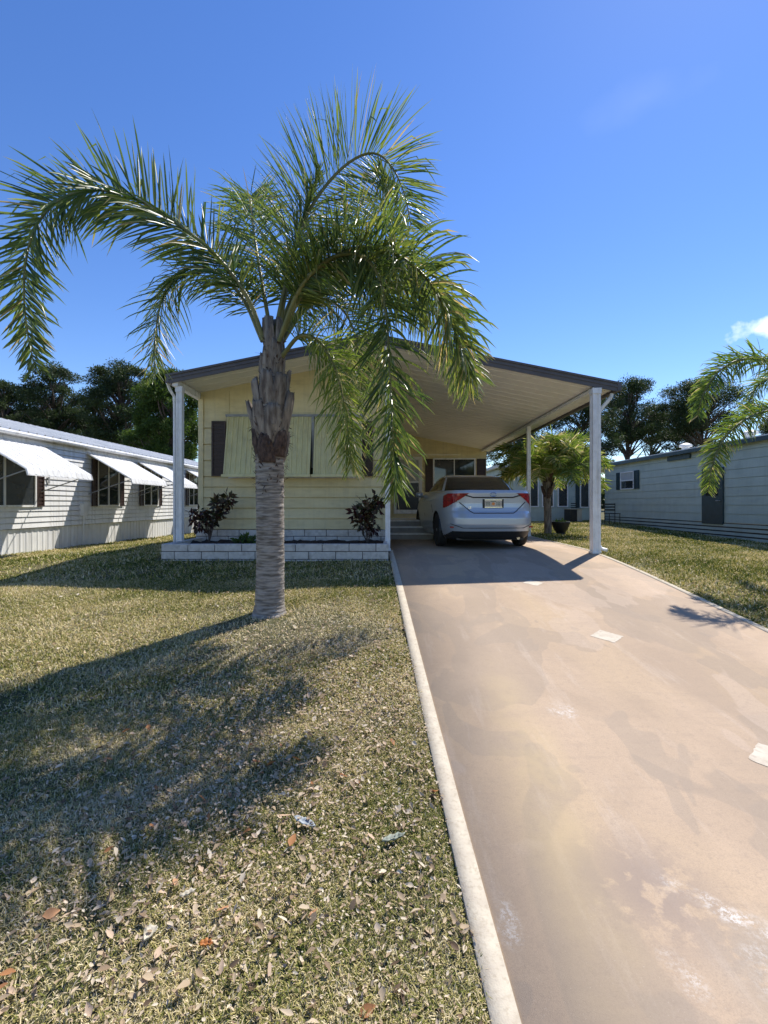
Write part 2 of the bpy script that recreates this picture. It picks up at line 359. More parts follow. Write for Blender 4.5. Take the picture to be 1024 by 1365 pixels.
# ------------------------------------------------------------ main home
RX0, RX1, PX, RY0, RY1 = -3.70, 4.02, -.22, 8.0, 17.9
ZL, ZR, ZP = 3.74, 3.60, 4.44        # top of roof edge left, right, peak
def rooftop(x): return ZL+(ZP-ZL)*(x-RX0)/(PX-RX0) if x < PX else ZR+(ZP-ZR)*(RX1-x)/(RX1-PX)
home = thing('mobile_home', 'pale yellow mobile home with carport, brown shutters and lowered window awning', 'house', (0,9.05,.66))
WY = 9.05; HX0, HX1 = -3.6, .06
mb = MB()
def clip(A, B, z):
    def ok(x): return rooftop(x)-.14 >= z
    a, b_ = A.x, B.x
    while a < b_ and not ok(a): a += .02
    while b_ > a and not ok(b_): b_ -= .02
    return Vector((a,A.y,0)), Vector((b_,B.y,0))
lap(mb, (HX0,WY,0), (HX1,WY,0), 1.0, 2.02, .205, (0,-1,0))
lap(mb, (HX0,WY,0), (HX1,WY,0), 2.02, 3.28, .315, (0,-1,0), proud=.012)
mb.add([(HX0,WY-.006,3.28),(HX1,WY-.006,3.28),(HX1,WY-.006,rooftop(HX1)-.09),(PX,WY-.006,rooftop(PX)-.09),(HX0,WY-.006,rooftop(HX0)-.09)],[(0,1,2,3,4)])
mb.box(HX0-.004, HX0+.09, WY-.03, WY+.02, .98, 3.62)      # corner trim
mb.box(HX1-.09, HX1+.004, WY-.03, WY+.02, .98, 4.2)
for xx in (-3.02, -1.0): mb.box(xx-.012, xx+.012, WY-.016, WY, 3.10, 3.7)
bld(mb, 'front_wall', M['yellow'], home)
mb = MB()
lap(mb, (HX1,WY+.02,0), (HX1,17.6,0), .72, 4.3, .205, (1,0,0))
lap(mb, (HX0,17.6,0), (HX0,WY+.02,0), .72, 3.6, .205, (-1,0,0))
mb.quad((HX0,17.75,.6),(HX1,17.75,.6),(HX1,17.75,4.2),(HX0,17.75,3.5))
bld(mb, 'side_wall', M['yellow'], home)
BY = 17.55
mb = MB(); lap(mb, (HX1,BY,0), (3.86,BY,0), .72, 3.36, .22, (0,-1,0))
mb.quad((HX1,BY-.01,3.36),(3.86,BY-.01,3.36),(3.86,BY-.01,rooftop(3.86)-.09),(HX1,BY-.01,rooftop(HX1)-.09))
lap(mb, (3.86,BY,0), (3.86,BY+3,0), .72, 3.46, .22, (1,0,0))
bld(mb, 'room_wall', M['yellow'], home)
# roof slab
mb = MB()
for (xa, xb) in ((RX0,PX),(PX,RX1)):
    za, zb = rooftop(xa), rooftop(xb)
    mb.quad((xa,RY0,za),(xb,RY0,zb),(xb,RY1+3,zb),(xa,RY1+3,za))
bld(mb, 'roof', M['rooftop'], home)
mb = MB(); T = .16
for (xa, xb) in ((RX0,PX),(PX,RX1)):
    za, zb = rooftop(xa)-.003, rooftop(xb)-.003
    for (yo, zo, tt) in ((0,0,T),(-.02,.006,.035),(-.012,-.06,.03)):
        vs = [(xa,RY0+yo,za+zo-tt),(xb,RY0+yo,zb+zo-tt),(xb,RY0+yo,zb+zo),(xa,RY0+yo,za+zo),(xa,RY0+.02,za+zo-tt),(xb,RY0+.02,zb+zo-tt),(xb,RY0+.02,zb+zo),(xa,RY0+.02,za+zo)]
        mb.add(vs, [(0,1,2,3),(5,4,7,6),(0,4,5,1),(3,2,6,7),(0,3,7,4),(1,5,6,2)])
for xe, s in ((RX0,-1),(RX1,1)):
    z = rooftop(xe); a, b_ = sorted((xe, xe+s*.06))
    mb.box(a, b_, RY0-.01, RY1+3, z-.15, z-.002)
bld(mb, 'fascia', M['fascia'], home)
# ceiling of ribbed pans (seams run across)
def pans(xa, xb, y0, y1, step, name, m, drop=.10):
    mb = MB(); y = y0
    while y < y1-.01:
        ye = min(y+step, y1)
        def Z(x): return rooftop(x)-drop
        prof = [(y,.0),(y+.012,.022),(y+.035,.022),(y+.047,.0),(ye,.0)]
        for (p,q),(r,s) in zip(prof[:-1], prof[1:]):
            mb.quad((xa,p,Z(xa)+q),(xa,r,Z(xa)+s),(xb,r,Z(xb)+s),(xb,p,Z(xb)+q))
        y = ye
    return bld(mb, name, m, home)
pans(HX1-.2, RX1-.01, RY0+.021, BY+.3, .305, 'carport_ceiling', M['ceil'])
pans(RX0+.01, PX, RY0+.021, WY+.03, .305, 'soffit', M['ceil'])
pans(PX, HX1-.2, RY0+.021, WY+.03, .305, 'soffit', M['ceil'])
# beams: right eave, left eave
mb = MB()
zr = rooftop(3.74)-.10
mb.box(3.66, 3.78, RY0+.03, BY+.2, zr-.075, zr-.012)
bld(mb, 'eave_beam', M['white'], home, bevel=.006)
mb = MB(); zl = rooftop(-3.6)-.10
mb.box(-3.66, -3.56, RY0+.03, WY+.5, zl-.12, zl-.012)
bld(mb, 'eave_beam', M['white'], home, bevel=.006)
# posts (fluted square section)
def post(x, y, z0, z1, w=.10):
    mb = MB(); h = w/2; fl = w*.16; pts = []
    for s in range(4):
        a = s*math.pi/2
        side = [(-h,-h),(-h*.45,-h),(-h*.3,-h+fl*.6),(h*.3,-h+fl*.6),(h*.45,-h)]
        for (u, v) in side: pts.append((u*math.cos(a)-v*math.sin(a), u*math.sin(a)+v*math.cos(a)))
    n = len(pts)
    vs = [(x+p[0],y+p[1],z0) for p in pts]+[(x+p[0],y+p[1],z1) for p in pts]
    mb.add(vs, [(i,(i+1)%n,n+(i+1)%n,n+i) for i in range(n)])
    mb.box(x-h-.012,x+h+.012,y-h-.012,y+h+.012,z0-.005,z0+.03)
    mb.box(x-h-.01,x+h+.01,y-h-.01,y+h+.01,z1-.10,z1-.002)
    return bld(mb, 'post', M['white'], home)
post(3.66, 8.06, gz(3.6,8.06)+.017, rooftop(3.66)-.17, .135)
post(3.70, 11.9, gz(3.6,11.9)+.017, rooftop(3.70)-.175, .085)
post(-3.56, 8.12, .70, rooftop(-3.56)-.22, .10)

post(.065, 8.08, .70, rooftop(.06)-.10, .085)
# gutter downpipe at the right corner
mb = MB()
mb.tube([(3.97,8.10,3.42),(3.95,8.10,3.36),(3.80,8.16,3.16),(3.765,8.17,3.05),(3.765,8.17,.80),(3.80,8.12,.72),(3.86,8.05,.70)], .032, 8)
bld(mb, 'downpipe', M['white'], home)
mb = MB(); mb.tube([(-3.755,8.06,3.60),(-3.74,8.12,3.5),(-3.70,8.2,3.4),(-3.70,8.22,3.2),(-3.70,8.22,.55)],.027,8); bld(mb, 'downpipe', M['white'], home)
# awning lowered over the front window: hinged at the wall, lower edge pushed out
mb = MB()
def awn(xa, xb, zt, zb, out, rib=.095):
    n = max(2, int((xb-xa)/rib)); 
    for i in range(n):
        a = xa+(xb-xa)*i/n; b_ = xa+(xb-xa)*(i+1)/n; w = b_-a
        pr = [(a,0),(a+w*.12,.022),(a+w*.30,.022),(a+w*.42,0),(b_,0)]
        for (p,q),(r,s) in zip(pr[:-1],pr[1:]):
            mb.quad((p,WY-.05-q,zt),(r,WY-.05-s,zt),(r,WY-out-s,zb),(p,WY-out-q,zb))
            mb.quad((p,WY-.03-q,zt),(p,WY-out+.02-q,zb),(r,WY-out+.02-s,zb),(r,WY-.03-s,zt))
    mb.box(xa-.02, xb+.02, WY-out-.05, WY-out+.03, zb-.05, zb+.0)
    mb.quad((xa,WY-.03,zt),(xa,WY-out,zb),(xa,WY-.03,zb+.02),(xa,WY-.03,zt)) if False else None
awn(-3.03, -1.40, 3.19, 2.06, .30); awn(-1.34, -.42, 3.19, 2.06, .30)
bld(mb, 'window_awning', M['awnyellow'], home)
mb = MB(); mb.box(-3.06,-.40,WY-.075,WY-.004,3.19,3.235); mb.box(-1.395,-1.345,WY-.10,WY-.02,2.2,3.19)
mb.tube([(-3.0,WY-.02,2.35),(-3.0,WY-.28,2.04)],.01,6); mb.tube([(-.5,WY-.02,2.35),(-.5,WY-.28,2.04)],.01,6)
bld(mb, 'awning_track', M['gray'], home)
fr_ = MB(); fr_.box(-3.02,-.44,WY-.028,WY-.002,2.0,3.15); wf = bld(fr_, 'window', M['white'], home)
p_ = MB()
for a in (-2.98,-2.1,-1.25): p_.box(a, a+.78, WY-.034, WY-.029, 2.06, 3.10)
bld(p_, 'pane', M['glass'], wf)
def shutter(parent, x0, x1, z0, z1, face, m, y=None, X=None, slats=14):
    """louvred panel; on a wall facing -Y (y given) or facing +-X (X given, x0..x1 run along Y)"""
    mb = MB(); w = .035
    def B_(a, b_, o0, o1, c, d):
        if X is None: mb.box(a, b_, y-o1, y-o0, c, d)
        else:
            p, q = sorted((X+face*o0, X+face*o1)); mb.box(p, q, a, b_, c, d)
    B_(x0,x0+w,.02,.05,z0,z1); B_(x1-w,x1,.02,.05,z0,z1); B_(x0+w,x1-w,.02,.048,z0,z0+w); B_(x0+w,x1-w,.02,.048,z1-w,z1); B_(x0+.01,x1-.01,.018,.028,z0+.01,z1-.01)
    hh = (z1-z0-2*w)/slats
    for i in range(slats): B_(x0+w,x1-w,.028,.040,z0+w+i*hh+.2*hh,z0+w+i*hh+.8*hh)
    return bld(mb, 'shutter', m, parent)
shutter(home, -3.34, -3.07, 2.04, 3.11, -1, M['brown'], y=WY)
shutter(home, -.50, -.215, 2.04, 3.11, -1, M['brown'], y=WY)
mb = MB(); mb.box(-.165,-.085,WY-.06,WY-.02,2.13,2.29); mb.box(-.15,-.10,WY-.075,WY-.06,2.15,2.24)
bld(mb, 'porch_light', M['gray'], home)
# skirting of painted block at the foot of the front wall
mb = MB(); blocks(mb, (HX0-.03,WY-.10,0), (HX1+.02,WY-.10,0), .62, 3, .13, .42, .10, (0,-1,0), 3)
sk = bld(mb, 'block_skirting', M['block'], home, bevel=.008)
mb = MB(); mb.box(HX0-.02,HX1+.01,WY-.09,WY+.06,.5,1.005); mb.box(HX1-.05,HX1+.005,WY+.06,17.6,.5,.76); bld(mb, 'mortar', M['mortar'], sk)
# room window, door, at the back of the carport
s = F/BY
def bx(x): return (x-512)/s
def bz(y): return EYE+(672-y)/s
mb = MB(); a, b_ = bx(579), bx(632); z0, z1 = 2.0, bz(612.5)
mb.box(a-.05,b_+.05,BY-.045,BY-.002,z1,z1+.05); mb.box(a-.05,b_+.05,BY-.045,BY-.002,z0-.05,z0); mb.box(a-.05,a,BY-.045,BY-.002,z0,z1); mb.box(b_,b_+.05,BY-.045,BY-.002,z0,z1); mb.box((a+b_)/2-.015,(a+b_)/2+.015,BY-.04,BY-.03,z0,z1)
w = bld(mb, 'window', M['white'], home); mb = MB(); mb.box(a,b_,BY-.03,BY-.024,z0,z1); bld(mb, 'pane', M['glass'], w)
shutter(home, bx(567), bx(577), 1.95, z1+.02, -1, M['brown'], y=BY, slats=12)
shutter(home, bx(635.5), bx(647.5), 1.95, z1+.02, -1, M['brown'], y=BY, slats=12)
mb = MB(); a, b_ = bx(527), bx(560); z0, z1 = 1.14, bz(611)
mb.box(a,b_,BY-.06,BY-.02,z0,z1); mb.box(b_,b_+.07,BY-.08,BY-.002,z0,z1+.06); mb.box(a-.06,a,BY-.08,BY-.002,z0,z1+.06); mb.box(a,b_,BY-.08,BY-.002,z1,z1+.06)
d_ = bld(mb, 'screen_door', M['white'], home)
mb = MB(); mb.box(a+.05,b_-.05,BY-.068,BY-.061,z0+.15,2.3); bld(mb, 'screen', M['screen'], d_)
mb = MB(); mb.box(a+.05,b_-.05,BY-.068,BY-.061,2.36,z1-.06); bld(mb, 'upper_pane', M['curtain'], d_)
mb = MB(); mb.tube([(b_-.09,BY-.07,2.15),(b_-.09,BY-.11,2.15),(b_-.09,BY-.11,2.05),(b_-.09,BY-.07,2.05)],.008,6); bld(mb,'handle',M['gray'],d_)

# brick planter
pl = thing('brick_planter', 'low planter of white painted blocks full of dark mulch below the yellow front wall', 'planter', (-1.7,7.45,.55))
mb = MB(); PZ = .52
PXa, PXb, PYa = -3.57, .075, 7.44
blocks(mb, (PXa,PYa,0), (PXb,PYa,0), PZ-.03, 3, .125, .43, .11, (0,-1,0), 5)
blocks(mb, (PXa-.0,WY-.14,0), (PXa-.0,PYa+.115,0), PZ-.03, 3, .125, .43, .11, (-1,0,0), 6)
blocks(mb, (PXb-.02,PYa+.12,0), (PXb-.02,WY-.14,0), PZ-.03, 3, .125, .43, .06, (1,0,0), 7)
bld(mb, 'block_wall', M['block'], pl, bevel=.008)
mb = MB(); mb.box(PXa+.015,PXb-.015,PYa+.012,PYa+.09,.4,PZ+.325); mb.box(PXa+.015,PXa+.09,PYa+.10,WY-.16,.4,PZ+.325); mb.box(PXb-.07,PXb-.03,PYa+.10,WY-.16,.4,PZ+.32)
bld(mb, 'mortar', M['mortar'], pl)
X_ = np.linspace(PXa+.0,PXb-.03,60); Y_ = np.linspace(PYa+.10,WY-.05,26)
XX,YY = np.meshgrid(X_,Y_); ZZ = PZ+.27+.03*np.sin(XX*9+YY*5)*np.sin(YY*11)+RNG.normal(0,.012,XX.shape); V = np.stack([XX,YY,ZZ],-1).reshape(-1,3); I=(np.arange(25)[:,None]*60+np.arange(59)[None,:]).ravel()
npmesh('mulch', V, [np.stack([I,I+1,I+61,I+60],1)], M['mulch'], pl)
# steps
st = thing('entry_steps', 'three pale steps beside the silver car, leading up to the dark screen door', 'steps', (.45,10.9,.68))
mb = MB()
for i in range(3): mb.box(.10,1.15,10.9+i*.28,13.4,.67+i*.145,.67+(i+1)*.145-.03)
bld(mb, 'riser', M['concrete_dark'], st)
mb = MB()
for i in range(3): mb.box(.09,1.17,10.87+i*.28,(10.9+(i+1)*.28 if i<2 else 13.4),.67+(i+1)*.145-.03,.67+(i+1)*.145)
bld(mb, 'tread', M['white'], st)

# ------------------------------------------------------------ foliage tools
def leafcloud(cent, rad, n, size, elong=2.2, shell=.5, droop=0., seed=0, crnd=None):
    """cent (k,3) clump centres, rad (k,3), n leaves per clump -> V,F,rnd of pointed 4-corner leaves"""
    r = np.random.default_rng(seed); k = len(cent); C_ = np.repeat(cent, n, 0); R_ = np.repeat(rad, n, 0); m = len(C_)
    d = r.normal(size=(m,3)); d /= np.linalg.norm(d,axis=1)[:,None]; rr = shell+(1-shell)*r.random(m)**.5; rr *= 1+.18*r.normal(size=m)
    P = C_+d*rr[:,None]*R_
    a = r.normal(size=(m,3))+d*.8; a[:,2] -= droop; a /= np.linalg.norm(a,axis=1)[:,None]
    b_ = np.cross(a, r.normal(size=(m,3))); b_ /= np.linalg.norm(b_,axis=1)[:,None]
    s = size*(.6+.8*r.random(m))[:,None]; nn = np.cross(a,b_)
    V = np.stack([P, P+a*s*.45+b_*s/elong*.5+nn*s*.06, P+a*s, P+a*s*.45-b_*s/elong*.5+nn*s*.06], 1).reshape(-1,3)
    Fq = np.arange(m*4).reshape(-1,4)
    cr = np.repeat(r.random(k) if crnd is None else crnd, n)
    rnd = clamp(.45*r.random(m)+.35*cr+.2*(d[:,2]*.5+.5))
    return V, Fq, np.repeat(rnd, 4)
def limb(mb, a, b_, r0, r1, bend=.12, n=6, k=0, sides=7, rr=random):
    a = Vector(a); b_ = Vector(b_); L_ = (b_-a).length; pts=[]; off = Vector((rr.uniform(-1,1),rr.uniform(-1,1),rr.uniform(-.3,.8)))*L_*bend
    for i in range(n+1):
        t = i/n; pts.append(a.lerp(b_,t)+off*math.sin(math.pi*t))
    mb.tube(pts, [r0+(r1-r0)*i/n for i in range(n+1)], sides, k); return pts
def pine(label, x, y, H, cw, ch, nclump=34, seed=1, lean=0., size=.34, group='tall dark trees beyond the homes', bark='trunk', leaf='pine', flat=.45, nleaf=170, name='pine_tree'):
    rr = random.Random(seed); z0 = gz(x,y)-.1; t = thing(name, label, 'tree', (x,y,z0), group)
    mb = MB(); top = Vector((x+lean, y, z0+H*.93)); pts = limb(mb, (x,y,z0), top, H*.018+.06, .05, .03, 9, sides=9, rr=rr)
    cz = z0+H-ch/2; cents=[]; rads=[]
    for i in range(int(nclump*1.7)):
        a = rr.uniform(0,2*math.pi); u = rr.random()**.5; v = rr.uniform(-1,1)
        wv = math.sqrt(max(.05,1-(.9*v)**2)) if v>0 else 1-.35*abs(v)
        c = Vector((x+lean+math.cos(a)*u*cw/2*wv, y+math.sin(a)*u*cw/2*wv, cz+v*ch/2))
        q = cw*rr.uniform(.085,.15); cents.append(c); rads.append((q,q,q*rr.uniform(flat,flat+.3)))
        hz = min(max(c.z-rr.uniform(.08,.2)*H, z0+H*.4), z0+H*.9); f = (hz-z0)/(H*.93); s0 = pts[min(int(f*9),9)]
        limb(mb, s0, c-Vector((0,0,q*.2)), H*.006+.02, .02, .10, 5, sides=5, rr=rr)
    bld(mb, 'trunk', M[bark], t, sm=True)
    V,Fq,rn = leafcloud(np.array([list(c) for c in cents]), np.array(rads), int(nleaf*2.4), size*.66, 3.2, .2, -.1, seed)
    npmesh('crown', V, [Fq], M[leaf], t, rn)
    return t
# left group
G='tall dark trees beyond the white home'
def pineat(xpx, ytop, Y, wpx, hpx, label, seed, **k):
    s_=F/Y; X=(xpx-512)/s_; top=EYE+(672-ytop)/s_; z0=gz(X,Y)
    return pine(label, X, Y, top-z0, wpx/s_*1.0, hpx/s_, seed=seed, **k)
pineat(5, 512, 48, 75, 85, 'dark pine at the far left, half hidden behind the drooping palm frond tip', 3, group=G, nclump=40)
pineat(70, 490, 46, 82, 90, 'round topped dark pine between the hanging frond tip and the widest pine', 5, group=G, nclump=46)
pineat(162, 490, 44, 98, 105, 'broad crowned dark pine, widest of those behind the white home', 8, group=G, nclump=60)
pineat(118, 536, 50, 80, 66, 'lower dark pine filling the gap between the two round topped ones', 9, group=G, nclump=36)
pineat(40, 548, 50, 90, 55, 'low dark pine just above the white ribbed roof, leftmost of the low ones', 19, group=G, nclump=36)
pineat(228, 500, 27, 88, 120, 'brighter green broad leaved tree next to the left carport post', 12, group=G, nclump=56, leaf='oak', size=.26, flat=.7, nleaf=230, name='leafy_tree')
pineat(205, 560, 36, 70, 80, 'shaded broad leaved tree under the brighter one behind the white roof', 22, group=G, nclump=40, leaf='oak', size=.3, flat=.7, name='leafy_tree')
G='tall dark trees beyond the pale green home'
pineat(838, 511, 56, 88, 78, 'round topped dark pine right beside the carport corner post', 31, group=G, nclump=52, lean=.3)
pineat(935, 513, 54, 106, 62, 'wide flat topped dark pine above the roof vent of the pale green home', 37, group=G, nclump=56, lean=-.4)
pineat(776, 532, 50, 96, 90, 'dark pine seen under the carport roof above the short palm', 41, group=G, nclump=50)
pineat(872, 540, 66, 80, 46, 'smaller dark pine in the gap between the two tallest on the right', 43, group=G, nclump=30)
pineat(905, 575, 60, 80, 44, 'low bushy tree just above the roof edge of the pale green home', 47, group=G, nclump=30)
pineat(690, 560, 48, 80, 90, 'dark pine behind the second carport post', 51, group=G, nclump=40)
pineat(1040, 556, 60, 70, 60, 'dark pine at the right edge behind the hanging fronds', 53, group=G, nclump=34)
# far woods as one mass
cs=[];rs=[]; rr=random.Random(4)
for i in range(900):
    x = rr.uniform(-120,130); y = rr.uniform(72,90); h = rr.uniform(.3,4.2); q = rr.uniform(1.4,2.6); cs.append((x,y,h)); rs.append((q*1.3,q,q))
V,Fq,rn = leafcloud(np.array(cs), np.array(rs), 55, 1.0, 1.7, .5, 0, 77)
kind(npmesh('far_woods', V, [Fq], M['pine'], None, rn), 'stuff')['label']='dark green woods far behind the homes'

# ------------------------------------------------------------ palms
def catmull(P, n):
    P = [Vector(p) for p in P]; P = [P[0]*2-P[1]]+P+[P[-1]*2-P[-2]]; out=[]; m=len(P)-3
    for i in range(n+1):
        u = min(i/n*m, m-1e-6); k=int(u); t=u-k; a,b_,c,d=P[k:k+4]
        out.append(.5*((2*b_)+(c-a)*t+(2*a-5*b_+4*c-d)*t*t+(3*b_-a-3*c+d)*t**3))
    return out
def frond(parent, ctrl, Lmax=.62, per=150, w=.026, roll=0., spread=50, start=.13, seed=0, taper=1., droop=.9, r0=.022, leafm='leaflet', fwd=.55, dry=0., tint=0., bias=0.):
    r = np.random.default_rng(seed); N_ = 90; P = catmull(ctrl, N_); pts = np.array([list(p) for p in P])
    w*=.60; per=int(per*1.45); seg = np.linalg.norm(np.diff(pts,axis=0),axis=1); s = np.concatenate([[0],np.cumsum(seg)]); s /= s[-1]
    T = np.gradient(pts,axis=0); T /= np.linalg.norm(T,axis=1)[:,None]
    head = pts[-1]-pts[0]; head[2]=0; head = head/ (np.linalg.norm(head)+1e-9); S0 = np.array([head[1],-head[0],0.])
    t_ = start+(1-start)*(np.arange(per)+.5)/per; t_ = np.repeat(t_,2); side = np.tile([1.,-1.],per); m=len(t_)
    t_ = clamp(t_+r.normal(0,.004,m),start,1)
    pos = np.stack([np.interp(t_,s,pts[:,i]) for i in range(3)],1); Tt = np.stack([np.interp(t_,s,T[:,i]) for i in range(3)],1); Tt/=np.linalg.norm(Tt,axis=1)[:,None]
    S_ = S0[None]-Tt*(Tt@S0)[:,None]; S_/=np.linalg.norm(S_,axis=1)[:,None]; Nn=np.cross(S_,Tt); 
    flip = np.where(Nn[:,2:3]<0,-1,1) if False else 1
    ro = math.radians(roll); S2 = S_*math.cos(ro)+Nn*math.sin(ro); N2=-S_*math.sin(ro)+Nn*math.cos(ro)
    grp = r.normal(0,math.radians(spread)*.55,m)+np.tile(np.array([-1,0,1,.4,-.5])*math.radians(spread)*.5, m//5+1)[:m]+math.radians(bias)
    d = S2*(side*np.cos(grp))[:,None]+N2*np.sin(grp)[:,None]+Tt*(fwd+.5*np.maximum(t_-.6,0)*2)[:,None]*(1+.15*r.normal(size=m))[:,None]
    d += r.normal(0,.07,(m,3)); d/=np.linalg.norm(d,axis=1)[:,None]
    u = (t_-start)/(1-start); prof = np.interp(u,[0,.08,.3,.6,.85,1],[.45,.75,1.,.95*taper,.68*taper,.38*taper])
    Ln = Lmax*prof*(.85+.3*r.random(m)); K=6; V=np.zeros((m,K,3,3)); cur=pos.copy(); dd=d.copy()
    wd = np.cross(dd, np.cross(dd, np.array([0,0,1.]))+.4*r.normal(size=(m,3))); wd/=np.linalg.norm(wd,axis=1)[:,None]
    dr_ = droop*(.5+1.*r.random(m))
    kink = r.random(m)<.10; kp = r.integers(2,5,m)
    for k in range(K):
        f=k/(K-1); ww = w*.5*np.interp(f,[0,.15,.5,.8,1],[.45,.9,1.,.7,.04])
        b_ = wd-dd*np.sum(wd*dd,1)[:,None]; b_/=np.linalg.norm(b_,axis=1)[:,None]; nn=np.cross(dd,b_)
        V[:,k,0]=cur+b_*ww+nn*ww*.35; V[:,k,1]=cur-nn*ww*.15; V[:,k,2]=cur-b_*ww+nn*ww*.35
        cur = cur+dd*(Ln/(K-1))[:,None]
        dd = dd.copy(); dd[:,2] -= dr_*(.10+.34*f*f*1.6)*(Ln/.6); dd[:,2] -= np.where(kink&(kp==k),1.1,0); dd/=np.linalg.norm(dd,axis=1)[:,None]
    base=(np.arange(m)*K*3)[:,None]; fs=[]
    for k in range(K-1):
        o=k*3
        for c in (0,1): fs.append(np.concatenate([base+o+c,base+o+c+1,base+o+3+c+1,base+o+3+c],1))
    Fq=np.concatenate(fs); rn=np.repeat(clamp(.42+.24*r.normal(size=m)+tint+np.where(r.random(m)<.04+dry,.45,0)),K*3)
    rn = rn+np.tile(np.repeat(np.array([0,0,0,0,.08,.38]),3),m); rn=clamp(rn)
    # rachis
    mb=MB(); rad=[r0*(1-.88*i/N_)+.0022 for i in range(N_+1)]; mb.tube([tuple(p) for p in pts[::3]], rad[::3], 7)
    Vr=np.array(mb.v); fr4=np.array([f for f in mb.f if len(f)==4])
    nv=m*K*3; Vall=np.concatenate([V.reshape(-1,3),Vr]); F2=fr4+nv
    return npmesh('frond', Vall, [Fq,F2], [M[leafm],M['petiole']], parent, np.concatenate([rn,np.full(len(Vr),.5)]), sm=False, mi=np.concatenate([np.zeros(len(Fq)),np.ones(len(F2))]))

def palm_trunk(parent, base, top, r0, prof, ring=.06, seed=1, n=28):
    rr=np.random.default_rng(seed); base=Vector(base); top=Vector(top); H=(top-base).length; K=int(H/.012); V=[]
    ph=rr.random(8)*6
    for i in range(K+1):
        t=i/K; z=t*H; c=base.lerp(top,t)+Vector((.012*math.sin(z*2.1+1),.01*math.sin(z*1.7),0)); rad=float(np.interp(t,[p[0] for p in prof],[p[1] for p in prof]))
        zz = z/ring+.25*math.sin(z*3)
        fz = zz%1.; rg = (.022*max(0,1-abs(fz-.12)/.12)-.010*(1 if fz>.9 else 0))
        for j in range(n):
            a=2*math.pi*j/n; rj=rad*(1+rg*(1+.9*math.sin(3*a+int(zz)*1.9))+.012*math.sin(5*a+ph[0]+z*1.3)+.010*math.sin(2*a+ph[1]+z*2.2))+rr.normal(0,.0028)
            V.append((c.x+rj*math.cos(a),c.y+rj*math.sin(a),c.z))
    I=(np.arange(K)[:,None]*n+np.arange(n)[None,:]); J=(np.arange(K)[:,None]*n+(np.arange(n)[None,:]+1)%n)
    Fq=np.stack([I,J,J+n,I+n],-1).reshape(-1,4)
    return npmesh('trunk', np.array(V), [Fq], M['bark'], parent, sm=True)
def boot(parent, c, ang, z, L_, w, out, rr, ax=.0, m='boot'):
    """old frond base: a thick curved plate hugging the trunk and leaning out at its top"""
    V=[];n=7;K=8
    for side in (0,1):
        for k in range(K+1):
            t=k/K; rad=ax+ (.0 if side else -.02-.012*math.sin(math.pi*t)) +out*(t**1.6)+.02*math.sin(t*3.1)
            ww=w*(1-.55*t**1.3)
            for j in range(n+1):
                u=(j/n-.5)*2; a=ang+u*ww/max(ax,.08)*.5
                edge = -.018*u*u*(1 if side==0 else 1)
                rj=rad+edge+(rr.uniform(-.006,.006))
                zz=z+t*L_+ (rr.uniform(-.02,.03) if k==K else 0)
                V.append((c.x+rj*math.cos(a),c.y+rj*math.sin(a),zz))
    F_=[]; S_=(K+1)*(n+1)
    for k in range(K):
        for j in range(n):
            a=k*(n+1)+j; F_.append((a,a+1,a+n+2,a+n+1)); F_.append((S_+a+n+1,S_+a+n+2,S_+a+1,S_+a))
        a=k*(n+1); F_.append((a,a+n+1,S_+a+n+1,S_+a)); a+=n; F_.append((a+n+1,a,S_+a,S_+a+n+1))
    for j in range(n):
        a=K*(n+1)+j; F_.append((a,a+1,S_+a+1,S_+a)); F_.append((j+1,j,S_+j,S_+j+1))
    return V,F_
PB = Vector(onground(358,816)+(0,)); 
Yp = 4.9; PB = Vector((-1.22, Yp, gz(-1.22,Yp)-.03)); PT = px(364, 470, Yp)
palm = thing('queen_palm', 'tall feathery palm with grey trunk standing on the lawn before the yellow home', 'palm tree', PB)
palm_trunk(palm, PB, PT, .145, [(0,.20),(.018,.168),(.045,.150),(.2,.143),(.5,.146),(.66,.150),(.76,.175),(.84,.150),(.92,.105),(1.,.085)], .052, 3)
rr=random.Random(21); V=[];k_=0
spec=[ # angle deg, z (pixels), length, width, outward, axis radius
 (-160,612,.30,.22,.05,.150),(-100,618,.28,.24,.03,.155),(-35,610,.26,.22,.05,.152),(30,615,.3,.2,.05,.15),(100,612,.3,.2,.05,.15),
 (-178,590,.42,.20,.10,.165),(-128,588,.40,.24,.05,.165),(-70,592,.38,.24,.05,.165),(-12,582,.44,.20,.09,.165),(60,585,.4,.22,.08,.16),(140,585,.4,.22,.08,.16),
 (-150,560,.40,.2,.055,.155),(-95,556,.44,.20,.04,.155),(-45,560,.44,.22,.06,.15),(15,545,.4,.18,.06,.14),
 (-120,520,.42,.15,.01,.112),(-60,515,.46,.15,.015,.108),(-170,524,.40,.14,.015,.112),(0,519,.40,.14,.02,.108),(90,520,.44,.17,.02,.11),
 (-90,486,.40,.12,.01,.088),(-30,480,.40,.11,.03,.08),(-150,480,.42,.11,.03,.08)]
for (a,zp,L_,w_,out,ax) in spec:
    z=EYE+(672-zp)*Yp/F; c=PB.lerp(PT,(z-PB.z)/(PT.z-PB.z))
    vs,fs=boot(palm,c,math.radians(a),z,L_,w_,out,rr,ax); mb=MB(); mb.add(vs,fs); bld(mb,'frond_base',M['boot'] if (zp<605 or rr.random()<.4) else M['fibre'],palm,sm=True)
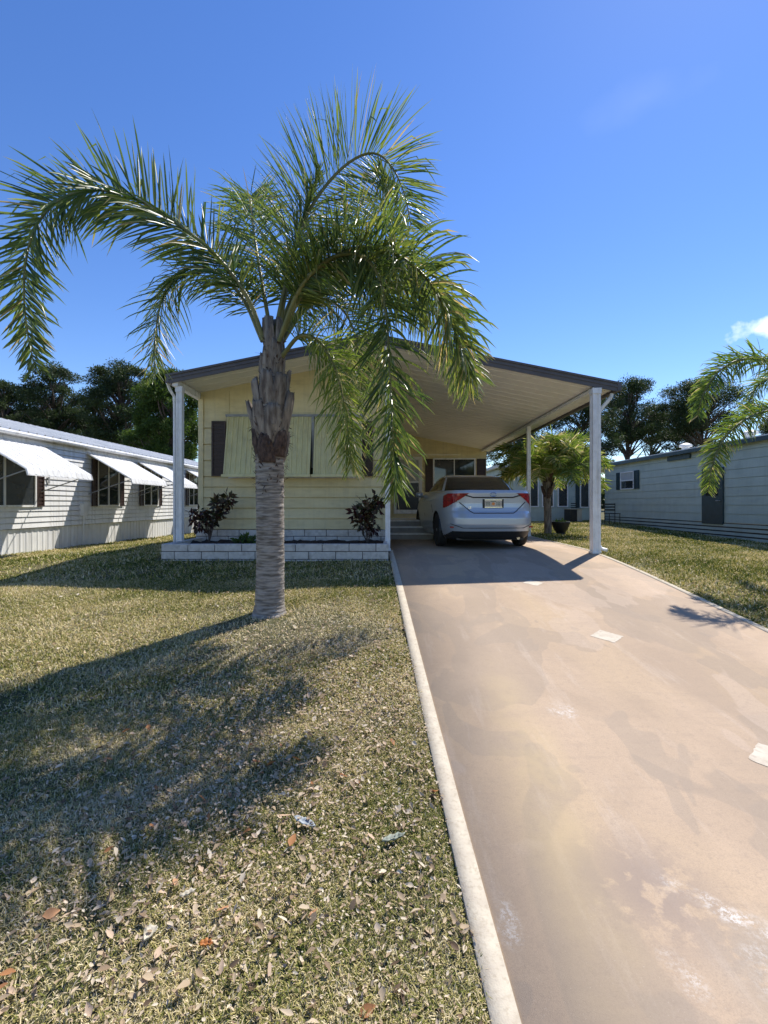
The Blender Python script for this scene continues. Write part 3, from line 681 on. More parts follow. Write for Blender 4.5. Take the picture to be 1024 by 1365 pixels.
# ragged fibre and broken stubs around the boots
mb=MB()
for i in range(420):
    a=rr.uniform(0,2*math.pi); zp=rr.uniform(455,665) if i%3 else rr.uniform(560,650); z=EYE+(672-zp)*Yp/F; c=PB.lerp(PT,(z-PB.z)/(PT.z-PB.z))
    ax=np.interp(zp,[455,520,575,620,665],[.11,.15,.20,.165,.145])
    p=c+Vector((math.cos(a)*ax,math.sin(a)*ax,0)); d=Vector((math.cos(a)*rr.uniform(.3,1),math.sin(a)*rr.uniform(.3,1),rr.uniform(-.9,1.1))).normalized()*rr.uniform(.02,.075)
    wv=Vector((-math.sin(a),math.cos(a),rr.uniform(-.4,.4)))*rr.uniform(.003,.012)
    mb.add([p-wv,p+wv,p+d*.6+wv*.6,p+d,p+d*.6-wv*.6],[(0,1,2,3,4)])
kind(bld(mb,'fibre_tuft',M['fibre'],palm),'stuff')
# young stems wrapped at the crown
mb=MB()
for i in range(9):
    a=i*2.4; c0=px(364,520,Yp)+Vector((math.cos(a)*.07,math.sin(a)*.07,0)); c1=px(362+rr.uniform(-8,8),425,Yp)+Vector((math.cos(a)*.07,math.sin(a)*.07,0))
    mb.tube([c0,(c0+c1)/2+Vector((math.cos(a)*.02,math.sin(a)*.02,0)),c1],[.05,.04,.025],8)
bld(mb,'crown_shaft',M['boot'],palm,sm=True)
def ctrl(*a): return [px(x,y,Y) for (x,y,Y) in a]
FR=[
 # big left arch
 (ctrl((352,455,4.85),(332,400,4.75),(292,345,4.6),(245,305,4.45),(195,272,4.35),(145,254,4.25),(98,258,4.2),(60,284,4.15),(38,330,4.15),(32,390,4.15),(38,450,4.2),(46,486,4.22)), dict(Lmax=.64,per=210,roll=62,spread=40,taper=.72,droop=.32,w=.034,bias=0,tint=-.03)),
 # upright arch to the top right
 (ctrl((370,450,4.9),(383,380,4.95),(398,315,5.0),(420,268,5.0),(450,230,5.0),(480,208,5.0),(505,206,4.95),(526,228,4.9),(540,262,4.9),(548,300,4.9)), dict(Lmax=.74,per=165,roll=58,spread=36,droop=.35,w=.026,tint=.05)),
 # right, straight down before the middle post
 (ctrl((372,455,4.8),(400,385,4.6),(440,345,4.4),(480,340,4.25),(506,370,4.15),(516,430,4.1),(520,500,4.1),(524,580,4.1),(528,655,4.12)), dict(Lmax=.54,per=200,roll=50,spread=50,droop=.8,w=.032,tint=-.02)),
 # far right, over the carport
 (ctrl((372,455,4.9),(410,380,4.7),(460,335,4.45),(515,335,4.2),(560,362,4.05),(590,405,3.98),(612,455,3.95),(628,500,3.95)), dict(Lmax=.66,per=220,roll=20,spread=48,droop=1.1,w=.034,tint=.10)),
 # rear right
 (ctrl((372,455,4.95),(420,390,5.2),(480,370,5.45),(540,385,5.6),(585,425,5.7),(612,480,5.75),(625,525,5.8)), dict(Lmax=.62,per=140,roll=30,spread=50,droop=1.1,w=.03,tint=.10)),
 # lower right, hanging before the awning
 (ctrl((376,475,4.85),(400,448,4.7),(428,458,4.6),(450,500,4.55),(462,560,4.5),(469,622,4.5)), dict(Lmax=.50,per=170,roll=40,spread=50,droop=1.2,w=.022,tint=.18,leafm='leaflet2')),
 # left, shorter, hanging
 (ctrl((350,455,4.9),(322,395,5.0),(280,358,5.15),(240,362,5.25),(216,400,5.3),(207,450,5.35),(206,498,5.35)), dict(Lmax=.56,per=145,roll=55,spread=45,droop=.7,w=.022)),
 # back fronds
 (ctrl((362,450,5.0),(350,380,5.2),(340,320,5.5),(335,275,5.8),(335,262,6.2),(345,290,6.6)), dict(Lmax=.62,per=110,roll=10,spread=55,droop=.8,w=.028)),
 (ctrl((368,450,5.0),(395,385,5.2),(430,330,5.5),(470,300,5.8),(510,305,6.1),(540,345,6.3),(556,400,6.4)), dict(Lmax=.60,per=130,roll=20,spread=55,droop=.9,w=.028,tint=.04)),
 (ctrl((374,460,4.95),(405,415,5.1),(438,400,5.3),(465,425,5.45),(478,470,5.5),(482,520,5.5)), dict(Lmax=.48,per=110,roll=35,spread=50,droop=1.2,w=.024,tint=.12,leafm='leaflet2')),
 # spear leaf
 (ctrl((366,450,4.9),(380,380,4.9),(402,300,4.95),(425,230,5.0)), dict(Lmax=.34,per=70,roll=20,spread=40,droop=.3,w=.022,fwd=1.8,start=.3)),
]
for i,(c,k) in enumerate(FR): frond(palm, c, seed=100+i, **k)

# palm beyond the right edge
def auto_palm(name, label, x, y, crown, nf, L_, sp, seed, lm='leaflet2', Lmax=.5, w=.03, per=90, thick=.15, extra=(), elev=(-.2,1.2), tr=True, arch=1.0, skip=None, r0=.018, tm='bark'):
    z0=gz(x,y)-.03; t=thing(name,label,'palm tree',(x,y,z0)); base=Vector((x,y,z0)); top=Vector((x,y,crown))
    to_=palm_trunk(t, base, top, thick, [(0,thick*1.15),(.06,thick),(.7,thick*.95),(.85,thick*1.15),(1,thick*.7)], .05, seed)
    to_.data.materials[0]=M[tm]; rr=random.Random(seed)
    for i in range(14):
        a=i*2.4; z=crown-.15-rr.uniform(0,.75)*min(1,(crown-z0)*.5); vs,fs=boot(t,base,a,z,.30,.14,.10,rr,thick*1.0); mb=MB(); mb.add(vs,fs); bld(mb,'frond_base',M['boot' if i%2 else 'fibre'],t,sm=True)
    for i in range(nf):
        a=i*2.399+rr.uniform(-.2,.2); e=elev[0]+(elev[1]-elev[0])*((i+.5)/nf); Lf=L_*rr.uniform(.85,1.1); d=Vector((math.cos(a),math.sin(a),0)); P=[top-Vector((0,0,.1))]; ang=e; cur=P[0].copy(); N_=6
        for k in range(N_):
            cur=cur+(d*math.cos(ang)+Vector((0,0,math.sin(ang))))*Lf/N_; P.append(cur.copy()); ang-=arch*(.30+.10*k)*rr.uniform(.8,1.2)
            ang=max(ang,-1.45)
        if skip and skip(P): continue
        frond(t,P,Lmax=Lmax,per=per,w=w,roll=rr.uniform(-15,15),spread=50,droop=sp,seed=seed*50+i,r0=r0,leafm=lm,tint=rr.uniform(.0,.3))
    for j,c in enumerate(extra): frond(t,c[0],seed=seed*77+j,**c[1])
    return t
cr=px(1092,560,6.9)
auto_palm('queen_palm','feathery palm whose fronds hang in from the right edge before the pale green home',cr.x,cr.y,cr.z,7,2.4,.9,6,Lmax=.42,per=80,w=.024,thick=.14,lm='leaflet',
  skip=lambda P: min((p.x-0)/p.y for p in P) < (1035-512)/F,
  extra=[([px(1092,560,6.9),px(1062,505,6.8),px(1022,480,6.65),px(985,480,6.5),px(958,496,6.45),px(938,525,6.4),px(930,555,6.4)],dict(Lmax=.36,per=150,roll=30,spread=50,droop=1.5,w=.026,leafm='leaflet2',tint=-.02)),
         ([px(1092,560,6.9),px(1055,545,6.7),px(1015,550,6.5),px(985,565,6.4),px(962,590,6.35),px(950,620,6.3),px(944,655,6.3)],dict(Lmax=.32,per=150,roll=30,spread=55,droop=1.6,w=.026,leafm='leaflet2',tint=.14)),
         ([px(1092,560,6.9),px(1075,520,7.0),px(1045,500,7.2),px(1010,515,7.4),px(990,560,7.5)],dict(Lmax=.34,per=120,roll=20,spread=50,droop=1.4,w=.024,leafm='leaflet2'))])
# short palm beside the carport
sx,sy=(730-512)*12.9/F,12.9
auto_palm('short_palm','short bushy yellow green palm with brown trunk on the lawn beside the carport',sx,sy,px(0,630,12.9).z,44,1.7,.7,9,Lmax=.46,per=50,w=.042,thick=.10,elev=(.3,1.55),arch=.55,r0=.016,tm='boot',skip=lambda P: any(p.x<4.15 and p.z>3.2 for p in P))

# ------------------------------------------------------------ shrubs
def shrub(name,label,cents,rads,n,size,m,base,elong=2.4,seed=1,group=None,nst=1):
    t=thing(name,label,'shrub',base,group); mb=MB(); rr=random.Random(seed); b0=Vector(base)
    for c in cents: 
        for _ in range(nst): limb(mb,b0,Vector(c)+Vector((rr.uniform(-.08,.08),)*3),.014,.006,.1,4,sides=5,rr=rr)
    bld(mb,'stem',M['trunk'],t)
    V,Fq,rn=leafcloud(np.array(cents),np.array(rads),n,size,elong,.3,.2,seed); npmesh('foliage',V,[Fq],M[m],t,rn); return t
def sp(x,y,Y): return tuple(px(x,y,Y))
Yc=8.45
shrub('croton_shrub','dark reddish croton in the planter beside the left carport post',[sp(270,700,Yc),sp(281,690,Yc),sp(264,688,Yc),sp(294,672,Yc+.05),sp(302,666,Yc+.05),sp(290,684,Yc)],[(.15,.15,.13)]*3+[(.12,.12,.10)]*3,70,.12,'croton',sp(279,722,Yc),seed=5,group='crotons in the planter')
shrub('croton_shrub','dark reddish croton in the planter beside the middle post',[sp(484,694,Yc),sp(496,682,Yc),sp(487,676,Yc),sp(502,668,Yc+.05),sp(496,702,Yc),sp(480,683,Yc)],[(.14,.14,.12)]*6,70,.12,'croton',sp(490,724,Yc),seed=8,group='crotons in the planter')
shrub('low_plant','small green plant low in the planter just left of the palm trunk',[sp(322,721,8.1),sp(336,722,8.1),sp(329,718,8.1)],[(.10,.10,.05)]*3,60,.09,'shrub',sp(329,726,8.1),seed=9,nst=3)

# ------------------------------------------------------------ white neighbour on the left
LH=thing('mobile_home','long white metal mobile home with ribbed roof and white window awnings','house',(-7.3,9,.5))
YA,YB=3.2,22.0
def LX(y): return -7.36+.012*(y-8)       # the wall runs very slightly inwards
def yw(x):                               # where on that wall a pixel column falls
    Y=10.
    for _ in range(30): Y=LX(Y)*F/(x-512)
    return Y
mb=MB(); z=1.0
A=Vector((LX(YA),YA,0)); B=Vector((LX(YB),YB,0)); nL=Vector((1,-.012,0)).normalized()
lap(mb,B,A,1.0,2.90,.115,nL,proud=.02)
mb.quad((LX(YA),YA,.4),(-11,YA,.4),(-11,YA,3.3),(LX(YA),YA,2.9)); mb.quad((-11,YB,.4),(LX(YB),YB,.4),(LX(YB),YB,2.9),(-11,YB,3.3))
bld(mb,'wall',M['whitemetal'],LH)
# skirting with vertical ribs
mb=MB(); y=YA; 
while y<YB:
    w_=.155; x0=LX(y)-.02; 
    for (a,o,b_,o2) in ((0,0,.02,.009),(.02,.009,.045,.009),(.045,.009,.065,0),(.065,0,w_,0)):
        mb.quad((LX(y+a)-.03+o,y+a,.15),(LX(y+b_)-.03+o2,y+b_,.15),(LX(y+b_)-.03+o2,y+b_,.995),(LX(y+a)-.03+o,y+a,.995))
    y+=w_
bld(mb,'ribbed_skirting',M['whitemetal'],LH)
# roof: ribbed white metal, eave overhang
mb=MB(); y=YA-.2
def roofp(u,y): # u 0 eave,1 ridge
    return Vector((LX(y)+.10-u*2.1, y, 2.93+u*.62))
while y<YB+.2:
    w_=.23
    for (a,o,b_,o2) in ((0,0,.02,.05),(.02,.05,.05,.05),(.05,.05,.07,0),(.07,0,w_,0)):
        up=Vector((0,0,1)); p=[roofp(0,y+a)+up*o,roofp(0,y+b_)+up*o2,roofp(1,y+b_)+up*o2,roofp(1,y+a)+up*o]; mb.quad(*p)
        q=[roofp(1,y+a)+up*o,roofp(1,y+b_)+up*o2,roofp(1,y+b_)+up*o2+Vector((-2.1,0,-.6)),roofp(1,y+a)+up*o+Vector((-2.1,0,-.6))]; mb.quad(*q)
    y+=w_
bld(mb,'roof',M['whiteroof'],LH)
mb=MB(); a0,b0=roofp(0,YA-.2),roofp(0,YB+.2)
mb.tube([a0+Vector((.03,0,-.03)),b0+Vector((.03,0,-.03))],.045,8)
mb.quad(a0+Vector((0,0,-.02)),b0+Vector((0,0,-.02)),Vector((LX(YB)-.02,YB+.2,2.895)),Vector((LX(YA)-.02,YA-.2,2.895)))
bld(mb,'gutter',M['whitemetal'],LH)
def left_window(y0,y1,z0,z1,sh=.24,mull=True):
    X=LX((y0+y1)/2)+.02; mb=MB()
    a,b_=y0+sh,y1-sh; t=.04
    for (p,q,r,s) in ((a,b_,z1,z1+t),(a,b_,z0-t,z0),(a-t,a,z0-t,z1+t),(b_,b_+t,z0-t,z1+t)): mb.box(X-.02,X+.035,p,q,r,s)
    if mull: mb.box(X,X+.03,a+(b_-a)*.5-.02,a+(b_-a)*.5+.02,z0,z1)
    w=bld(mb,'window',M['whitemetal'],LH); mb=MB(); mb.box(X-.01,X+.012,a,b_,z0,z1); bld(mb,'pane',M['glass'],w)
    shutter(LH,y0-.02,y0+sh-.05,z0-.03,z1+.03,1,M['brown'],X=X-.012); shutter(LH,y1-sh+.05,y1+.02,z0-.03,z1+.03,1,M['brown'],X=X-.012)
def left_awning(y0,y1,zt,zb,out=1.1):
    X=LX(y0)+.02; mb=MB(); n=max(4,int((y1-y0)/.16)); N_=9
    prof=[]
    for k in range(N_+1):
        t=k/N_
        if t<.78: u=t/.78; prof.append((X+out*.9*u, zt+(zb+.16-zt)*u))
        else:
            u=(t-.78)/.22; prof.append((X+out*(.9+.1*math.sin(u*math.pi/2)), zb+.16-.16*(1-math.cos(u*math.pi/2))*1.0))
    for i in range(n):
        w_=(y1-y0)/n; y=y0+i*w_
        for (a,o,b_,o2) in ((0,0,.015,.014),(.015,.014,.04,.014),(.04,.014,.055,0),(.055,0,w_,0)):
            for (p,q) in zip(prof[:-1],prof[1:]):
                mb.quad((p[0],y+a,p[1]+o),(p[0],y+b_,p[1]+o2),(q[0],y+b_,q[1]+o2),(q[0],y+a,q[1]+o))
                mb.quad((p[0],y+a,p[1]-.012),(q[0],y+a,q[1]-.012),(q[0],y+b_,q[1]-.012),(p[0],y+b_,p[1]-.012))
    for ye in (y0,y1): mb.tube([(p[0],ye,p[1]-.012) for p in prof],.016,6)
    aw=bld(mb,'awning',M['whitemetal'],LH)
    mb=MB()
    for ye in (y0+.04,y1-.04): mb.tube([(X,ye,1.75),(X+out*.93,ye,zb+.08)],.011,6)
    bld(mb,'support_arm',M['gray'],aw)
zt_,zs_=2.72,1.46
for (a,b_) in ((7.95,yw(56)),(yw(121),yw(163)),(yw(185),yw(214)),(yw(247),yw(247)+1.3)):
    left_window(a,b_,1.48,2.60)
for (a,b_) in ((8.15,9.95),(11.45,13.3),(13.75,15.4),(17.0,18.6)):
    left_awning(a,b_,2.76,2.02)
left_window(4.2,5.6,1.48,2.60)
mb=MB(); yy=yw(109); mb.box(LX(yy)+.0,LX(yy)+.09,yy-.07,yy+.07,1.22,1.52); mb.tube([(LX(yy)+.05,yy,1.22),(LX(yy)+.05,yy,.6)],.014,6); bld(mb,'meter_box',M['whitemetal'],LH)
mb=MB(); yy=yw(112); mb.box(LX(yy)+.02,LX(yy)+.04,yy+.3,yy+.42,1.45,1.52); mb.box(LX(yy)+.02,LX(yy)+.03,yw(62),yw(62)+.05,1.95,2.12); bld(mb,'outlet',M['gray'],LH)

# ------------------------------------------------------------ pale green home on the right
RH=thing('mobile_home','pale green mobile home with dark teal door and flat roof edge','house',(9.6,14,.5))
XW=9.6; y0_,y1_=6.5,20.2
mb=MB(); lap(mb,(XW,y0_,0),(XW,y1_,0),.98,3.13,.245,(-1,0,0),proud=.014,gap=.007)
mb.quad((XW,y0_,.3),(XW,y0_,3.2),(13.5,y0_,3.3),(13.5,y0_,.3)); mb.quad((XW,y1_,.3),(13.5,y1_,.3),(13.5,y1_,3.3),(XW,y1_,3.2))
bld(mb,'wall',M['green_siding'],RH)
mb=MB(); z=.30; i=0
while z<.97: mb.box(XW-.035,XW-.008,y0_,y1_,z,z+.075); z+=.115
w=bld(mb,'slatted_skirting',M['green_siding'],RH)
mb=MB(); mb.box(XW-.002,XW+.03,y0_,y1_,.2,.975); bld(mb,'dark_backing',M['screen'],w)
mb=MB(); mb.add([(XW-.18,y0_-.2,3.20),(XW-.18,y1_+.2,3.20),(11.6,y1_+.2,3.42),(11.6,y0_-.2,3.42),(13.7,y1_+.2,3.25),(13.7,y0_-.2,3.25),
 (XW-.18,y0_-.2,3.23),(XW-.18,y1_+.2,3.23),(11.6,y1_+.2,3.45),(11.6,y0_-.2,3.45),(13.7,y1_+.2,3.28),(13.7,y0_-.2,3.28)],
 [(0,1,2,3),(3,2,4,5),(7,6,9,8),(8,9,11,10),(6,7,1,0),(5,4,10,11),(7,8,2,1),(8,10,4,2),(6,0,3,9),(9,3,5,11)])
bld(mb,'roof',M['whiteroof'],RH)
mb=MB(); mb.box(XW-.185,XW-.15,y0_-.2,y1_+.2,3.09,3.198); mb.box(XW-.15,XW,y0_-.2,y1_+.2,3.12,3.14); bld(mb,'fascia',M['teal'],RH)
def xw_(x): return XW*F/(x-512)
mb=MB(); mb.box(XW-.07,XW-.02,xw_(922),xw_(892),EYE+(672-613)*15.1/F,3.08); bld(mb,'gable_vent',M['teal'],RH)
# window with teal shutters
ya,yb=xw_(853),xw_(823); z0,z1=2.08,2.78
mb=MB(); sh=.34
for (p,q,r,s) in ((ya+sh,yb-sh,z1-.04,z1),(ya+sh,yb-sh,z0,z0+.04),(ya+sh,ya+sh+.04,z0+.04,z1-.04),(yb-sh-.04,yb-sh,z0+.04,z1-.04),(ya+sh+.04,yb-sh-.04,(z0+z1)/2-.02,(z0+z1)/2+.02)): mb.box(XW-.06,XW-.012,p,q,r,s)
w=bld(mb,'window',M['white'],RH); mb=MB(); mb.box(XW-.03,XW-.02,ya+sh+.04,yb-sh-.04,z0+.04,(z0+z1)/2-.02); bld(mb,'pane',M['glass'],w)
mb=MB(); mb.box(XW-.032,XW-.022,ya+sh+.04,yb-sh-.04,(z0+z1)/2+.02,z1-.04); bld(mb,'pane',M['curtain'],w)
shutter(RH,ya,ya+sh-.02,z0,z1,-1,M['teal'],X=XW,slats=9); shutter(RH,yb-sh+.02,yb,z0,z1,-1,M['teal'],X=XW,slats=9)
# door
ya,yb=xw_(966),xw_(938)
mb=MB(); mb.box(XW-.06,XW-.015,ya,yb,.92,2.55); dd=bld(mb,'door',M['teal'],RH,bevel=.004)
mb=MB(); mb.box(XW-.068,XW-.060,ya+.18,yb-.18,1.75,2.4); bld(mb,'pane',M['glass'],dd); mb=MB(); mb.tube([(XW-.06,ya+.1,1.6),(XW-.11,ya+.1,1.6),(XW-.11,ya+.2,1.6)],.012,6); bld(mb,'handle',M['gray'],dd)
# roof vents
for (x,Y) in ((914,15.2),(1000,12.5)):
    X=XW+1.0; yv=X*F/(x-512); mb=MB(); mb.lathe([(.12,0),(.12,.22),(.2,.23),(.2,.30),(.08,.36)],14,xf=lambda v:v+Vector((X,yv,3.28))); bld(mb,'roof_vent',M['whitemetal'],RH,sm=False)
# front wing facing the lawn
Yw=21.0; sW=F/Yw
def wx(x): return (x-512)/sW
def wz(y): return EYE+(672-y)/sW
mb=MB(); lap(mb,(5.2,Yw,0),(XW,Yw,0),.62,3.12,.245,(0,-1,0),proud=.014,gap=.008); lap(mb,(5.2,Yw+3,0),(5.2,Yw,0),.62,3.12,.245,(-1,0,0),proud=.02)
bld(mb,'wing_wall',M['green_siding'],RH)
mb=MB(); mb.box(5.0,XW+2,Yw-.3,Yw+3.2,3.12,3.24); bld(mb,'wing_roof',M['whiteroof'],RH)
for (a,b_) in ((700,718),(722,738),(743,757)):
    mb=MB(); x0,x1=wx(a),wx(b_); z0,z1=wz(676),wz(640)
    for (p,q,r,s) in ((x0,x1,z1-.05,z1),(x0,x1,z0,z0+.05),(x0,x0+.05,z0+.05,z1-.05),(x1-.05,x1,z0+.05,z1-.05)): mb.box(p,q,Yw-.06,Yw-.01,r,s)
    w=bld(mb,'window',M['white'],RH); mb=MB(); mb.box(x0+.05,x1-.05,Yw-.035,Yw-.025,z0+.05,z1-.05); bld(mb,'pane',M['glass'],w)
for (a,b_) in ((767,772),(786,792)): shutter(RH,wx(a),wx(b_),wz(677),wz(636),-1,M['teal'],y=Yw,slats=12)
mb=MB(); x0,x1=wx(772.5),wx(785.5); z0,z1=wz(677),wz(637)
for (p,q,r,s) in ((x0,x1,z1-.05,z1),(x0,x1,z0,z0+.05),(x0,x0+.05,z0+.05,z1-.05),(x1-.05,x1,z0+.05,z1-.05)): mb.box(p,q,Yw-.06,Yw-.01,r,s)
w=bld(mb,'window',M['white'],RH); mb=MB(); mb.box(x0+.05,x1-.05,Yw-.035,Yw-.025,z0+.05,z1-.05); bld(mb,'pane',M['glass'],w)
# air conditioner
Ya=20.0; sA=F/Ya
ac=thing('air_conditioner','beige box air conditioner with dark grille in front of the pale green wall','air conditioner',((762-512)/sA,Ya,gz(8,Ya)))
x0,x1=(757-512)/sA,(772-512)/sA; zb_,zt__=gz(8,Ya)-.02,EYE-(679-672)/sA
mb=MB(); mb.box(x0+.28,x1,Ya-.3,Ya+.4,zb_,zt__); mb.box(x0-.01,x1+.02,Ya-.32,Ya+.42,zt__,zt__+.03); bld(mb,'casing',M['beige'],ac,bevel=.01)
mb=MB(); mb.box(x0,x0+.278,Ya-.29,Ya+.4,zb_,zt__-.002)
for i in range(9): mb.box(x0+.01,x0+.27,Ya-.305,Ya-.29,zb_+.06+i*.09,zb_+.10+i*.09)
bld(mb,'grille',M['blackplastic'],ac)
# urn
Yu=12.9
ux=(747.5-512)*Yu/F; uz=gz(ux,Yu)
ur=thing('flower_pot','dark round flower pot standing on grass beside the short palm','pot',(ux,Yu,uz))
mb=MB(); mb.lathe([(.10,0),(.13,.02),(.12,.05),(.19,.16),(.235,.28),(.25,.33),(.25,.36),(.22,.36),(.20,.30)],24,xf=lambda v:v+Vector((ux,Yu,uz))); bld(mb,'pot',M['blackplastic'],ur,sm=False)
V,Fq,rn=leafcloud(np.array([(ux,Yu,uz+.36)]),np.array([(.14,.14,.06)]),60,.09,2.,.2,0,5); npmesh('plant',V,[Fq],M['shrub'],ur,rn)
# small metal chair by the wall of the green home
Yk=18.0; kx=(816-512)*Yk/F; kz=gz(kx,Yk)
ch=thing('garden_chair','small dark metal garden chair against the pale green wall','chair',(kx,Yk,kz))
mb=MB(); mb.box(kx-.22,kx+.22,Yk-.22,Yk+.2,kz+.42,kz+.45); bld(mb,'seat',M['blackplastic'],ch)
for dx in (-.2,.2):
    for dy in (-.2,.18):
        mb=MB(); mb.tube([(kx+dx,Yk+dy,kz),(kx+dx,Yk+dy,kz+(.42 if dy<0 else .84))],.014,6); bld(mb,'leg',M['blackplastic'],ch)
mb=MB()
for i in range(3): mb.box(kx-.2,kx+.2,Yk+.17,Yk+.19,kz+.55+i*.11,kz+.60+i*.11)
bld(mb,'backrest',M['blackplastic'],ch)

# overhead wires
for (z,Y,lab) in ((6.15,38.,'upper thin black overhead wire running behind the trees'),(5.55,38.6,'lower thin black overhead wire running behind the trees')):
    mb=MB(); pts=[(x,Y,z+1.6*((x+0)/70)**2-.1) for x in range(-70,71,5)]; mb.tube(pts,.018,5)
    tag(bld(mb,'overhead_wire',M['wire']),lab,'wire','overhead wires')

# ------------------------------------------------------------ car
def car():
    ox,oy=(659-512)*8.25/F, 8.25; yaw=math.radians(3.4); oz=gz(1.5,9.5)+.014
    root=thing('parked_car','silver sedan parked under the carport, seen from behind','car',(ox,oy,oz)); root['_o']=(0,0,0)
    root.rotation_euler=(0,0,math.radians(90)+yaw)         # local +x is forwards
    ch_=lambda mb,n,m,p=None,**k: mb.build(n,m,p or root,**k)
    prof=[ # z, x rear, x front, half width
     (.18,.22,4.38,.80),(.24,.12,4.46,.845),(.34,.04,4.54,.872),(.46,.00,4.58,.884),(.58,.00,4.60,.888),(.66,.03,4.58,.889),(.70,.055,4.56,.889),(.76,.07,4.50,.888),(.84,.075,4.40,.884),(.92,.07,4.20,.876),(.98,.065,3.95,.862),(1.03,.06,3.72,.842),(1.065,.075,3.52,.812),(1.08,.12,3.40,.775),(1.085,.22,3.3,.70)]
    gp=[(1.06,.64,3.42,.775),(1.12,.72,3.28,.755),(1.20,.87,3.06,.715),(1.28,1.03,2.84,.672),(1.35,1.20,2.62,.630),(1.40,1.38,2.42,.590),(1.43,1.58,2.25,.53),(1.448,1.75,2.10,.42),(1.455,1.88,2.0,.25)]
    NT=320
    def ring(z,xr,xf,W,n):
        xc=(xr+xf)/2; a=(xf-xr)/2; out=[]
        for i in range(NT):
            th=2*math.pi*i/NT
            # denser at the ends
            c,s=math.cos(th),math.sin(th)
            x=xc+a*math.copysign(abs(c)**(2/n),c); y=W*math.copysign(abs(s)**(2/n),s); 
            # plan curvature of the tail and nose
            out.append((x,y,z))
        return out
    def interp(pr,zz): return tuple(float(np.interp(zz,[p[0] for p in pr],[p[i] for p in pr])) for i in (1,2,3))
    def dense(pr,n,m):
        out=[]; zs=[]
        for (a,b_) in zip(pr[:-1],pr[1:]):
            for k in range(m): zs.append(a[0]+(b_[0]-a[0])*k/m)
        zs.append(pr[-1][0])
        return zs
    def loft(pr,n,m,capn,top):
        zs=dense(pr,n,m); R_=[ring(z,*interp(pr,z),n) for z in zs]; 
        last=R_[-1]; cx=sum(p[0] for p in last)/NT
        for f in capn: R_.append([(cx+(p[0]-cx)*f,p[1]*f,p[2]+top*(1-f*f)) for p in last])
        return zs,R_
    zs,R_=loft(prof,5.2,6,(.8,.6,.4,.2,.02),.012)
    wheels=[(.98,.80),(3.66,.80)]; WR=.325; AR=.375
    body=MB(); tail={1:MB(),-1:MB()}; val=MB()
    V=[p for r in R_ for p in r]
    # wheel arches: pull vertices on to the arch circle
    def arch(p):
        x,y,z=p
        if abs(y)>.55:
            for (wx_,_) in wheels:
                d=math.hypot(x-wx_,z-WR)
                if d<AR: return True
        return False
    faces=[];tf={1:[],-1:[]};vf=[]
    nR=len(R_)
    for i in range(nR-1):
        for j in range(NT):
            q=(i*NT+j,i*NT+(j+1)%NT,(i+1)*NT+(j+1)%NT,(i+1)*NT+j); c=[sum(V[k][a] for k in q)/4 for a in range(3)]
            if arch(c): continue
            x,y,z=c; sd=1 if y>0 else -1; ay=abs(y)
            # lamp: wedge, deep at the corner, pointed towards the middle
            lo=.765+ .23*max(0,(.80-ay))/.33; hi=1.02
            if x<.52 and ay>.43 and lo<z<hi and (ay>.6 or x<.3) and z<1.05-.25*max(0,x-.25): tf[sd].append(q); continue
            if x<.6 and z<.335 and ay<.80-.9*max(0,z-.24): vf.append(q); continue
            faces.append(q)
    def sub(fs,off=0.):
        idx={}; vs=[]; out=[]
        for f in fs:
            g_=[]
            for k in f:
                if k not in idx: idx[k]=len(vs); p=V[k]; vs.append((p[0]-off,p[1],p[2]))
                g_.append(idx[k])
            out.append(tuple(g_))
        return vs,out
    mb=MB(); mb.add(*sub(faces)); 
    mb.add(*[[ (x,y,.20) for (x,y) in ((.3,-.6),(4.2,-.6),(4.2,.6),(.3,.6))],[(0,1,2,3)]])
    bo=ch_(mb,'body',M['paint'],sm=True)
    for sd in (1,-1): mb=MB(); mb.add(*sub(tf[sd],.006)); tl=ch_(mb,'tail_light',M['tail'],sm=True)
    mb=MB(); mb.add(*sub(vf)); mb.box(.25,4.2,-.62,.62,.17,.24); ch_(mb,'rear_valance',M['blackplastic'],sm=False)
    # inner dark tub so the arches read as wells
    mb=MB(); 
    for (wx_,_) in wheels:
        for sd in (1,-1):
            vs=[];n=20
            for k in range(n+1):
                a=math.pi*k/n
                for yy in (.56,.875): vs.append((wx_+AR*math.cos(a),sd*yy,WR+AR*math.sin(a)))
            mb.add(vs,[(2*k,2*k+1,2*k+3,2*k+2) for k in range(n)]); mb.box(wx_-AR,wx_+AR,sd*.56-.005,sd*.56+.005,.2,WR+AR)
    ch_(mb,'wheel_arch',M['blackplastic'])
    # greenhouse
    def xf_g(z): return interp(gp,z)
    V=[]; 
    zg,Rg=loft(gp,4.2,6,(.6,.2,.02),.003); V=[p for r in Rg for p in r]; pf=[];rw=[];fw=[];sw={1:[],-1:[]}
    for i in range(len(Rg)-1):
        for j in range(NT):
            q=(i*NT+j,i*NT+(j+1)%NT,(i+1)*NT+(j+1)%NT,(i+1)*NT+j); x,y,z=[sum(V[k][a] for k in q)/4 for a in range(3)]
            xr,xf,W=interp(gp,min(z,1.455)); u=(x-xr)/(xf-xr); ay=abs(y)
            if 1.075<z<1.385:
                if u<.12 and ay<W*.93: rw.append(q); continue
                if u>.88 and ay<W*.93: fw.append(q); continue
                if .17<u<.83 and ay>W*.5 and z>1.10 and not (.47<u<.50): sw[1 if y>0 else -1].append(q); continue
            pf.append(q)
    mb=MB(); mb.add(*sub(pf)); ch_(mb,'roof',M['paint'],sm=True)
    mb=MB(); mb.add(*sub(rw)); ch_(mb,'rear_window',M['carglass'],sm=True)
    mb=MB(); mb.add(*sub(fw)); ch_(mb,'windscreen',M['carglass'],sm=True)
